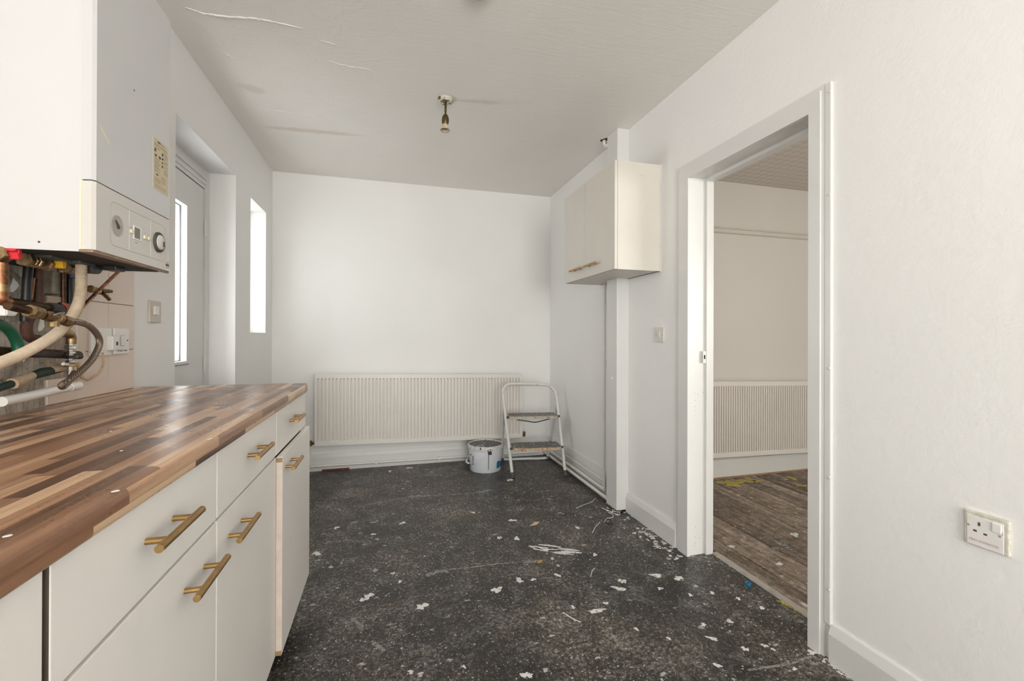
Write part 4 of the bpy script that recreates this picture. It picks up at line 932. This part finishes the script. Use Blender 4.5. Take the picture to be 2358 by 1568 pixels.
for (u, v) in ((1477, 404), (1474, 465), (1518, 568)):
    q = at(u, v, 'y', CY0); bm = B(); lathe(bm, (q.x, CY0+0.0003, q.z), [(0.0022, 0), (0.0016, 0.0008), (0, 0.0008)], 8, (0, -1, 0)); mesh_obj('pin_hole', bm, M['dark_pr'], wc)
# ------------------------------------------------------------------ radiators
def radiator(name, label, x0, x1, z0, z1, yf, yw, n, tilt, group):
    t = thing(name, ((x0+x1)/2, yf+0.03, z0), label, 'radiator', group)
    per = (x1-x0-0.03)/n; bm = B(); xs = [x0, x0+0.015-0.002]; kind = [0, 0]
    for k in range(n):
        a = x0+0.015+k*per
        for f, d in ((0.0, 0), (0.10, 1), (0.42, 1), (0.54, 0)): xs.append(a+f*per); kind.append(d)
    xs += [x1-0.0145, x1]; kind += [0, 0]
    zs = [(z0, 0), (z0+0.030, 0), (z0+0.040, 1), (z1-0.042, 1), (z1-0.032, 0), (z1, 0)]
    def Z(x, z): return z+(x-(x0+x1)/2)*tilt
    g = [[bm.verts.new((x, yf+0.012*kd*zk, Z(x, z))) for (z, zk) in zs] for x, kd in zip(xs, kind)]
    for i in range(len(xs)-1):
        for j in range(len(zs)-1): bm.faces.new((g[i][j], g[i+1][j], g[i+1][j+1], g[i][j+1]))
    # returns
    def back(v): return bm.verts.new((v.co.x, yf+0.022, v.co.z))
    edge = [g[i][0] for i in range(len(xs))]+[g[-1][j] for j in range(1, len(zs))]+[g[i][-1] for i in range(len(xs)-2, -1, -1)]+[g[0][j] for j in range(len(zs)-2, 0, -1)]
    bk_ = [back(v) for v in edge]; m = len(edge)
    for i in range(m): bm.faces.new((edge[i], edge[(i+1) % m], bk_[(i+1) % m], bk_[i]))
    bm.faces.new(bk_[::-1])
    mesh_obj('panel', bm, M['rad'], t, False)
    for i, x in enumerate((x0-0.003, x1-0.001)):
        bm = B(); prism(bm, [(yf+0.001, Z(x, z0)+0.004), (yf+0.055, Z(x, z0)+0.004), (yf+0.055, Z(x, z1)-0.002), (yf+0.001, Z(x, z1)-0.002)], 'x', x, x+0.004); mesh_obj('side_panel', bm, M['rad'], t)
    bm = B(); prism(bm, [(x0+0.004, Z(x0, z1)-0.004), (x1-0.004, Z(x1, z1)-0.004), (x1-0.004, Z(x1, z1)+0.001), (x0+0.004, Z(x0, z1)+0.001)], 'y', yf+0.023, yf+0.056); mesh_obj('top_grille', bm, M['rad'], t)
    bm = B(); prism(bm, [(x0+0.02, Z(x0, z0)+0.02), (x1-0.02, Z(x1, z0)+0.02), (x1-0.02, Z(x1, z1)-0.02), (x0+0.02, Z(x0, z1)-0.02)], 'y', yf+0.030, yf+0.054); mesh_obj('convector_fins', bm, M['pad'], t)
    for x in (x0+0.2, x1-0.2): bm = B(); box(bm, x-0.02, x+0.02, yf+0.05, yw-0.0005, (z0+z1)/2-0.15, (z0+z1)/2+0.15); mesh_obj('bracket', bm, M['rad'], t)
    return t
r1 = radiator('radiator', 'long cream ribbed radiator on the far kitchen wall', -0.563, 1.153, 0.206, 0.774, D-0.10, D, 61, -0.0195, 'panel radiators')
# kitchen radiator valves and pipe tail
def valve(u, v, y, s):
    p = at(u, v, 'y', y); bm = B(); tube(bm, [p+Vector((-0.03*s, 0, 0)), p+Vector((0.035*s, 0, 0))], 0.008, 10); o = mesh_obj('valve', bm, M['brass_dk'], r1, True)
    bm = B(); hexnut(bm, p+Vector((0, 0, -0.022)), 0.014, 0.044, (0, 0, 1), 8); mesh_obj('valve_nut', bm, M['brass_dk'], o)
    bm = B(); hexnut(bm, p+Vector((0.014*s, 0, 0)), 0.014, 0.012, (s, 0, 0), 6); mesh_obj('union_nut', bm, M['brass_dk'], o); return p
pv = valve(714, 1021, D-0.06, 1)
pr = at(1207, 1000, 'y', D-0.06); bm = B(); tube(bm, [pr+Vector((0, 0, -0.02)), pr+Vector((0, 0, 0.025))], [0.011, 0.013], 10); o = mesh_obj('valve', bm, M['brass_old'], r1)
bm = B(); tube(bm, [pr+Vector((-0.06, 0, -0.012)), pr+Vector((0, 0, -0.012))], 0.009, 8); mesh_obj('union_nut', bm, M['brass_dk'], o)
bm = B(); tube(bm, [(pv.x, D-0.06, pv.z-0.02), (pv.x, D-0.055, 0.07), (pv.x+0.004, D-0.045, 0.046), (pv.x+0.03, D-0.034, 0.045)], 0.0085, 10, 4)
tube(bm, [(pv.x+0.025, D-0.034, 0.045), (0.2, D-0.034, 0.041), (0.9, D-0.034, 0.037), (1.33, D-0.034, 0.037)], 0.0105, 10)
sp1 = tag(mesh_obj('skirting_pipe', bm, M['pipe_w'], None, True), 'white painted pipe along the skirting under the kitchen radiator', 'pipe')
for x in (-0.1, 0.42): bm = B(); box(bm, x-0.008, x+0.008, D-0.046, D-0.02, 0.026, 0.054, bev=0.004); mesh_obj('pipe_clip', bm, M['pipe_w'], sp1)
radiator('radiator', 'cream ribbed radiator seen through the open doorway', 2.322, 3.72, 0.168, 0.744, YN-0.085, YN, 63, -0.022, 'panel radiators')

# pipes along the right wall
RP = 'right wall heating pipes'
def rpipe(label, x, z, r, y0, y1, name='floor_pipe'):
    bm = B(); tube(bm, [(x, y0, z), (x, y1, z)], r, 12); return tag(mesh_obj(name, bm, M['pipe_w'], None, True), label, 'pipe', RP)
rpipe('lowest white heating pipe along the right wall floor', 1.392, 0.026, 0.0125, 2.61, D-0.03)
rpipe('middle white heating pipe along the right wall', 1.408, 0.060, 0.0115, 2.70, D-0.03)
rpipe('thin upper white pipe along the right skirting', 1.424, 0.105, 0.0065, 2.72, 3.42)
bm = B(); tube(bm, [(1.419, 2.725, 0.05), (1.419, 2.725, 1.459)], 0.0095, 12); vp = tag(mesh_obj('riser_pipe', bm, M['pipe_w'], None, True), 'white vertical pipe rising behind the boxing to the wall cabinet', 'pipe', RP)
for z in (1.33, 0.92): bm = B(); tube(bm, [(1.419, 2.725, z-0.014), (1.419, 2.725, z+0.014)], 0.0115, 12); mesh_obj('coupling', bm, M['pipe_w'], vp)
# elbow through the ceiling beside the boxing
e0 = at(1391, 322, 'z', H)
bm = B(); tube(bm, [e0+Vector((0.005, 0.005, 0.01)), e0+Vector((0.005, 0.005, -0.02)), e0+Vector((0.02, 0.005, -0.044)), (1.375, e0.y-0.03, H-0.048), (1.40, 2.597, H-0.048)], 0.0115, 12, 5)
ew = tag(mesh_obj('pipe_elbow', bm, M['pipe_w'], None, True), 'white pipe elbow entering a ragged hole in the ceiling', 'pipe')
blob('ceiling_hole', (e0.x+0.018, e0.y-0.012, H-0.0014), 0.042, 0.022, -0.6, M['dark'], ceiling, 0.0012, 4, jag=0.4)

# ------------------------------------------------------------------ step stool
sl = thing('step_stool', (1.14, 3.45, 0), 'white folding two-step stool with paint-crusted treads', 'step stool')
def v3(*a): return Vector(a)
FL, FR = v3(0.925, 3.285, 0.02), v3(1.343, 3.232, 0.02)
TLp, TRp = v3(0.905, 3.50, 0.615), v3(1.352, 3.45, 0.600)
bm = B(); up = v3(0, 0.018, 0.04)
tube(bm, [FL, FL.lerp(TLp, 0.5), TLp, TLp+v3(0.010, 0.018, 0.045), TLp+v3(0.035, 0.026, 0.072), TLp+v3(0.075, 0.028, 0.083), (TLp+TRp)/2+v3(0, 0.030, 0.090), TRp+v3(-0.085, 0.032, 0.090), TRp+v3(-0.045, 0.028, 0.076), TRp+v3(-0.015, 0.018, 0.045), TRp, FR.lerp(TRp, 0.5), FR], 0.0128, 12, 6)
mesh_obj('front_frame', bm, M['stool'], sl, True)
RL, RR = v3(0.962, 3.745, 0.035), v3(1.368, 3.690, 0.035)
pl_, pr_ = FL.lerp(TLp, 0.86)+v3(0.0, 0.012, 0), FR.lerp(TRp, 0.86)+v3(0.0, 0.012, 0)
bm = B(); tube(bm, [pl_, pl_.lerp(RL, 0.9), RL, RL+v3(0.035, 0.0, -0.022), (RL+RR)/2+v3(0, 0, -0.022), RR+v3(-0.035, 0.0, -0.022), RR, pr_.lerp(RR, 0.9), pr_], 0.0118, 12, 6)
mesh_obj('rear_frame', bm, M['stool'], sl, True)
for p in (FL, FR):
    bm = B(); lathe(bm, (p.x, p.y-0.006, 0.0), [(0.016, 0), (0.017, 0.006), (0.0145, 0.028), (0.0125, 0.042)], 14, (0, 0.18, 1)); mesh_obj('rubber_foot', bm, M['rubber'], sl)
for p in (RL, RR): bm = B(); box(bm, p.x-0.022, p.x+0.012, p.y-0.012, p.y+0.012, 0.0, 0.03, bev=0.003); mesh_obj('rubber_foot', bm, M['rubber'], sl)
def tread(z, y0, dpt, fr, mats, name='tread'):
    a = FL.lerp(TLp, fr)+v3(0.013, 0, 0); b = FR.lerp(TRp, fr)+v3(-0.013, 0, 0); n = 12
    ex = (b-a).normalized(); ex.z = 0; ey = v3(-ex.y, ex.x, 0)
    w = (b-a).length; c = (a+b)/2; c.z = z
    poly = [(-w/2+0.008, -dpt*0.30), (-w/2+0.03, -dpt*0.42), (-w*0.2, -dpt*0.48), (w*0.2, -dpt*0.48), (w/2-0.03, -dpt*0.42), (w/2-0.008, -dpt*0.30), (w/2-0.012, dpt*0.42), (w/2-0.05, dpt*0.52), (-w/2+0.05, dpt*0.52), (-w/2+0.012, dpt*0.42)]
    bm = B(); prism(bm, poly, 'z', 0, 0.024); bmesh.ops.bevel(bm, geom=[e for e in bm.edges if abs(e.verts[0].co.z-e.verts[1].co.z) < 1e-6], offset=0.003, segments=2, affect='EDGES')
    bm.normal_update()
    for f in bm.faces: f.material_index = 0 if f.normal.z > 0.7 else 1
    for v in bm.verts: v.co = c+ex*v.co.x+ey*v.co.y+v3(0, 0, v.co.z)
    t = mesh_obj(name, bm, [M['step_top'], M[mats]], sl)
    for s in (-1, 1):
        bm = B(); p = c+ex*(s*(w/2-0.004))+ey*(-dpt*0.22)+v3(0, 0, 0.012); tube(bm, [p-ex*0.012*s, p+ex*0.014*s], 0.009, 10); mesh_obj('pivot', bm, M['rubber'], t)
    return t, c, ex, ey, w
t1, c1, ex1, ey1, w1_ = tread(0.205, 0, 0.20, 0.34, 'step_edge')
t2, c2, ex2, ey2, w2_ = tread(0.435, 0, 0.17, 0.70, 'step_edge2')
bm = B(); tube(bm, [c2+ex2*(-0.14)+ey2*(-0.06)+v3(0, 0, -0.004), c2+ex2*(-0.07)+ey2*(-0.065)+v3(0, 0, -0.014), c2+ey2*(-0.065)+v3(0, 0, -0.026), c2+ex2*0.05+ey2*(-0.065)+v3(0, 0, -0.020), c2+ex2*0.13+ey2*(-0.06)+v3(0, 0, -0.003)], 0.0045, 8, 5); mesh_obj('safety_catch', bm, M['rubber'], sl)
for (a, b) in ((c2-ex2*(w2_/2-0.01)+ey2*0.07, pl_.lerp(RL, 0.45)), (c2+ex2*(w2_/2-0.01)+ey2*0.07, pr_.lerp(RR, 0.45))):
    bm = B(); tube(bm, [a+v3(0, 0, 0.01), b], 0.005, 8); mesh_obj('brace', bm, M['stool'], sl)

# ------------------------------------------------------------------ paint bucket
bc = Vector((0.772, 3.562, 0))
bk2 = thing('paint_bucket', bc, 'white plastic paint bucket with grey splattered lid', 'bucket')
bm = B(); lathe(bm, bc, [(0.124, 0), (0.127, 0.004), (0.138, 0.178), (0.141, 0.180), (0.141, 0.192), (0.136, 0.194)], 48); body = mesh_obj('bucket_body', bm, M['bucket'], bk2, True)
bm = B(); lathe(bm, bc, [(0.139, 0.178), (0.1465, 0.180), (0.1475, 0.200), (0.145, 0.211), (0.139, 0.213), (0.136, 0.206), (0.0, 0.206)], 48)
bm.normal_update()
for f in bm.faces:
    if f.normal.z > 0.9 and f.calc_center_median().z < 0.208: f.material_index = 1
ld = mesh_obj('lid', bm, [M['lid_rim'], M['lid']], bk2, True, False)
def bang(px):  # angle on the bucket side seen at photo column px
    q = at(px, 1060, 'y', bc.y); d_ = Vector((bc.x, bc.y, 0)).normalized(); r_ = Vector((d_.y, -d_.x, 0))
    off = max(-0.98, min(0.98, ((Vector((q.x, q.y, 0))-bc).dot(r_))/0.134)); a = math.asin(off); v_ = (-d_)*math.cos(a)+r_*math.sin(a); return math.atan2(v_.y, v_.x)
def patch(px0, px1, z0, z1, mat, name, r_add=0.0006, wave=0):
    a0, a1 = bang(px0), bang(px1); bm = B(); n = 8; g = []
    for i in range(n+1):
        a = a0+(a1-a0)*i/n; row = []
        for j, z in enumerate((z0, z1+(wave*math.sin(i/n*6.0) if wave else 0))):
            r = 0.127+(0.138-0.127)*(z/0.178)+r_add; row.append(bm.verts.new((bc.x+r*math.cos(a), bc.y+r*math.sin(a), z)))
        g.append(row)
    for i in range(n): bm.faces.new((g[i][0], g[i+1][0], g[i+1][1], g[i][1]))
    return mesh_obj(name, bm, M[mat], body, False, False)
patch(1143.5, 1155.5, 0.030, 0.082, 'blue', 'blue_label', wave=0.006)['label'] = 'blue printed label'
patch(1124.2, 1125.6, 0.030, 0.150, 'grey_dark', 'seam_line')
patch(1087, 1091, 0.058, 0.090, 'seam', 'grey_print')
patch(1083, 1086, 0.130, 0.140, 'dark_pr', 'dark_print')
tb = text_bm('S', 0.048, 0.0012); a_ = bang(1090); rr_ = 0.1345
place(tb, (bc.x+rr_*math.cos(a_), bc.y+rr_*math.sin(a_), 0.112), (-math.sin(a_), math.cos(a_), 0), (0, 0, 1)); mesh_obj('black_letter', tb, M['dark_pr'], body)
# bail handle hanging down on the left, bracket on the camera side
ap = bang(1127); bm = B()
pb = bc+Vector((0.143*math.cos(ap), 0.143*math.sin(ap), 0.165)); t_ = Vector((-math.sin(ap), math.cos(ap), 0)); n_ = Vector((math.cos(ap), math.sin(ap), 0))
for s_ in ((-0.018, 0.018, -0.014, 0.014),):
    vs8 = [bm.verts.new(pb+t_*x+n_*y+Vector((0, 0, z))) for z in (-0.012, 0.014) for (x, y) in ((-0.014, -0.006), (0.014, -0.006), (0.014, 0.006), (-0.014, 0.006))]
    for f in ((0, 1, 2, 3), (4, 5, 6, 7), (0, 1, 5, 4), (1, 2, 6, 5), (2, 3, 7, 6), (3, 0, 4, 7)): bm.faces.new([vs8[i] for i in f])
mesh_obj('handle_bracket', bm, M['black'], bk2)
pts = []
for k in range(13):
    f = k/12; a = ap-math.pi*f; r = 0.147+0.010*math.sin(math.pi*f); pts.append(bc+Vector((r*math.cos(a), r*math.sin(a), 0.165-0.098*math.sin(math.pi*f))))
bm = B(); tube(bm, pts, 0.0022, 8, 3); bh = mesh_obj('bail_handle', bm, M['white_pl'], bk2, True)
bm = B(); tube(bm, pts[5:8], 0.0075, 10, 3); mesh_obj('hand_grip', bm, M['white_pl'], bh, True)

# ------------------------------------------------------------------ ceiling fittings
lc = at(1026, 232, 'z', H-0.01)
sp3 = thing('ceiling_spotlight', (lc.x, lc.y, H), 'small antique brass ceiling spotlight with a painted rose', 'light')
bm = B(); lathe(bm, (lc.x, lc.y, H-0.021), [(0.034, 0), (0.040, 0.006), (0.042, 0.018), (0.042, 0.021)], 36); mesh_obj('ceiling_rose', bm, M['rose'], sp3, True)
bm = B(); tube(bm, [(lc.x, lc.y, H-0.020), (lc.x, lc.y, H-0.075)], 0.0062, 12); mesh_obj('stem', bm, M['brass_dk'], sp3, True)
bm = B(); lathe(bm, (lc.x, lc.y, H-0.082), [(0.0, -0.006), (0.0045, -0.004), (0.006, 0), (0.0045, 0.004), (0, 0.006)], 12); mesh_obj('knuckle', bm, M['brass_dk'], sp3, True)
tl = Vector((-0.03, -0.05, -1)).normalized()
bm = B(); lathe(bm, (lc.x, lc.y, H-0.084), [(0.0, 0), (0.010, 0.003), (0.0165, 0.014), (0.0200, 0.030), (0.0192, 0.046), (0.0155, 0.060), (0.0, 0.060)], 28, tl); hd = mesh_obj('lamp_head', bm, M['brass_dk'], sp3, True)
bm = B(); lathe(bm, Vector((lc.x, lc.y, H-0.084))+tl*0.060, [(0.0150, 0), (0.0175, 0.012), (0.0235, 0.028), (0.0245, 0.031), (0.022, 0.030), (0.014, 0.004), (0, 0.004)], 28, tl); cup = mesh_obj('lamp_cup', bm, plain('cream_cup', (0.62, 0.52, 0.38), 0.35), sp3, True)
bm = B(); P_ = []; 
c_ = Vector((lc.x, lc.y, H-0.084))+tl*0.0915; N_ = tl.orthogonal().normalized(); B_ = tl.cross(N_)
tube(bm, [c_+(N_*math.cos(2*math.pi*k/24)+B_*math.sin(2*math.pi*k/24))*0.0243 for k in range(25)], 0.0012, 6); mesh_obj('cup_rim', bm, M['brass_dk'], cup)
rc = at(1098, -10, 'z', H-0.02)
bm = B(); lathe(bm, (rc.x, rc.y-0.03, H-0.026), [(0.020, -0.004), (0.045, 0), (0.052, 0.010), (0.053, 0.026)], 36)
tag(mesh_obj('ceiling_rose', bm, plain('grey_white_plastic', (0.50, 0.46, 0.43), 0.5), None, True), 'round ceiling fitting just cut by the top frame edge', 'ceiling rose')

# ------------------------------------------------------------------ switches and sockets
def plate_right(name, label, cat, y0, y1, z0, z1, t=0.009, mat='switch', bev=0.003):
    bm = B(); box(bm, XR-t, XR+0.0005, y0, y1, z0, z1, bev=bev); return tag(mesh_obj(name, bm, M[mat], None), label, cat)
ls = plate_right('light_switch', 'white light switch between wall cabinet and doorway', 'switch', 2.088, 2.172, 1.066, 1.150)
bm = B(); box(bm, XR-0.0125, XR-0.0085, 2.120, 2.142, 1.088, 1.126, bev=0.0015); mesh_obj('rocker', bm, M['switch'], ls)
for y in (2.100, 2.160): bm = B(); lathe(bm, (XR-0.0088, y, 1.107), [(0.0032, 0), (0.0028, 0.0006), (0, 0.0006)], 10, (-1, 0, 0)); mesh_obj('screw', bm, M['grey_pr'], ls)
sy, sz = 0.742, 0.609
so = plate_right('wall_socket', 'grubby single switched wall socket low on the right wall', 'socket', sy-0.043, sy+0.043, sz-0.043, sz+0.043, 0.010, 'socket_edge')
bm = B(); box(bm, XR-0.0112, XR-0.009, sy-0.034, sy+0.0365, sz-0.041, sz+0.033, bev=0.001); fc = mesh_obj('face_plate', bm, M['socket'], so)
xs_ = XR-0.0112
for (y, z, w, h) in ((sy+0.012, sz+0.015, 0.0022, 0.0045), (sy+0.020, sz-0.004, 0.0035, 0.0022), (sy-0.000, sz-0.006, 0.0035, 0.0022)):
    bm = B(); box(bm, xs_-0.0004, xs_+0.001, y-w, y+w, z-h, z+h); mesh_obj('pin_slot', bm, M['dark_pr'], fc)
bm = B(); box(bm, xs_-0.0035, xs_+0.001, sy-0.031, sy-0.014, sz+0.008, sz+0.030, bev=0.0012); mesh_obj('rocker', bm, M['socket'], fc)
for (y, z) in ((sy+0.0335, sz+0.006), (sy-0.027, sz+0.001)): bm = B(); lathe(bm, (xs_+0.0002, y, z), [(0.0032, 0), (0.0028, 0.0006), (0, 0.0006)], 10, (-1, 0, 0)); mesh_obj('screw', bm, M['grey_pr'], fc)
bm = B(); box(bm, xs_-0.0002, xs_+0.0005, sy-0.0325, sy-0.031, sz+0.004, sz+0.014); mesh_obj('red_indicator', bm, M['red_pr'], fc)
tb = text_bm('FRIDGE/FREEZER', 0.0078, 0.0002); place(tb, (xs_-0.0001, sy+0.003, sz-0.028), (0, -1, 0), (0, 0, 1)); mesh_obj('marker_lettering', tb, M['red_pr'], fc)

def plate_left(name, label, cat, y0, y1, z0, z1, x, t=0.009, mat='switch'):
    bm = B(); box(bm, x-0.0005, x+t, y0, y1, z0, z1, bev=0.0025); return tag(mesh_obj(name, bm, M[mat], None), label, cat)
l2 = plate_left('light_switch', 'beige light switch on the white wall beside the external door', 'switch', 2.003, 2.089, 1.145, 1.230, XL, mat='beige')
bm = B(); box(bm, XL+0.0085, XL+0.016, 2.026, 2.058, 1.175, 1.210, bev=0.002); mesh_obj('rocker', bm, M['white_pl'], l2)
XT = XL+0.0095
e2 = plate_left('fan_switch', 'white extractor fan switch with lettering on the cream tiles', 'switch', 1.752, 1.838, 1.032, 1.118, XT, 0.012, 'white_pl')
xe = XT+0.012
bm = B(); box(bm, xe-0.001, xe+0.003, 1.786, 1.806, 1.060, 1.093, bev=0.001); rk = mesh_obj('rocker', bm, M['white_pl'], e2)
loop_tube(rounded_rect(1.785, 1.807, 1.059, 1.094, 0.002, 2), xe+0.0002, 0.0006, 'rocker_gap', M['seam'], e2)
for y in (1.766, 1.826): bm = B(); lathe(bm, (xe-0.0002, y, 1.077), [(0.0034, 0), (0.003, 0.0006), (0, 0.0006)], 10, (1, 0, 0)); mesh_obj('screw', bm, M['dark_pr'], e2)
tb = text_bm('EXTRACT FAN', 0.0085, 0.0002); place(tb, (xe+0.0002, 1.795, 1.0425), (0, 1, 0), (0, 0, 1)); mesh_obj('lettering', tb, M['dark_pr'], e2)
f2 = plate_left('fused_spur', 'white fused spur plate behind the braided hose', 'switch', 1.640, 1.742, 1.030, 1.118, XT, 0.010, 'white_pl')
xe = XT+0.010
bm = B(); box(bm, xe-0.001, xe+0.004, 1.655, 1.680, 1.07, 1.10, bev=0.001); mesh_obj('rocker', bm, M['white_pl'], f2)
bm = B(); box(bm, xe-0.001, xe+0.018, 1.712, 1.746, 1.046, 1.092, bev=0.004); pgx = mesh_obj('fuse_carrier', bm, M['white_pl'], f2)
bm = B(); box(bm, xe+0.0175, xe+0.0185, 1.728, 1.738, 1.062, 1.074); mesh_obj('fuse_slot', bm, M['dark_pr'], pgx)

# ------------------------------------------------------------------ debris on the floor
def wire(name, label, cat, pts, r, mat, z=0.0):
    P = [at(u, v, 'z', z+r) for (u, v) in pts]; bm = B(); tube(bm, P, r, 7, 5); return tag(mesh_obj(name, bm, M[mat], None, True), label, cat, 'floor debris')
wire('wire_offcut', 'white wire offcut trailing from the foot of the boxing', 'wire', [(1386, 1170), (1402, 1176), (1424, 1186), (1426, 1180), (1408, 1178), (1412, 1190), (1398, 1194), (1392, 1202)], 0.0022, 'cable_w')
wire('wire_loop', 'small black wire loop near the foot of the boxing', 'wire', [(1392, 1200), (1400, 1205), (1408, 1200), (1400, 1195), (1394, 1199), (1402, 1207), (1412, 1206)], 0.0018, 'black')
wire('string_scrap', 'curved white string scrap below the floor pipes', 'string', [(1327, 1170), (1345, 1162), (1362, 1156), (1372, 1146)], 0.0018, 'cable_w')
wire('string_scrap', 'short bent white string scrap left of the boxing debris', 'string', [(1364, 1227), (1372, 1212), (1382, 1202)], 0.0018, 'cable_w')
wire('string_scrap', 'small white string scrap on the floor in front of the paint smear', 'string', [(1360, 1328), (1364, 1314), (1370, 1308)], 0.0018, 'cable_w')
c = at(1232, 1207, 'z', 0); bm = B()
prism(bm, [(c.x-0.035, c.y-0.014), (c.x-0.01, c.y+0.004), (c.x+0.005, c.y+0.022), (c.x+0.034, c.y+0.020), (c.x+0.020, c.y+0.004), (c.x+0.004, c.y-0.012)], 'z', 0, 0.004)
tag(mesh_obj('wood_chip', bm, plain('pale_orange_chip', (0.62, 0.42, 0.30), 0.6)), 'pale orange torn scrap lying on the floor', 'scrap', 'floor debris')
wire('cigarette_stub', 'short pale dowel stub on the floor', 'stub', [(1277, 1322), (1291, 1327)], 0.0045, 'cable_w')
c = at(1243, 1294, 'z', 0); blob('putty_crumb', c, 0.012, 0.008, 0.3, plain('ochre_putty', (0.40, 0.25, 0.07), 0.8), None, 0.008, 3)
tag(bpy.data.objects['putty_crumb'], 'ochre crumb at the end of the long grey smear', 'crumb', 'floor debris')
c = at(1722, 1348, 'z', 0); bm = B(); lathe(bm, (c.x, c.y, 0), [(0.012, 0), (0.0125, 0.012), (0.011, 0.014), (0.0095, 0.012), (0.009, 0.004), (0, 0.004)], 18)
tag(mesh_obj('bottle_cap', bm, M['blue'], None, True), 'small blue plastic cap beside the threshold strip', 'cap', 'floor debris')
c = at(1392, 1148, 'z', 0); blob('dust_pile', c, 0.05, 0.018, 1.6, plain('orange_sawdust', (0.34, 0.20, 0.11), 0.9, var=0.4, vscale=150), None, 0.004, 8, jag=0.5)
tag(bpy.data.objects['dust_pile'], 'little orange-brown sawdust pile by the lowest pipe end', 'dust pile', 'floor debris')
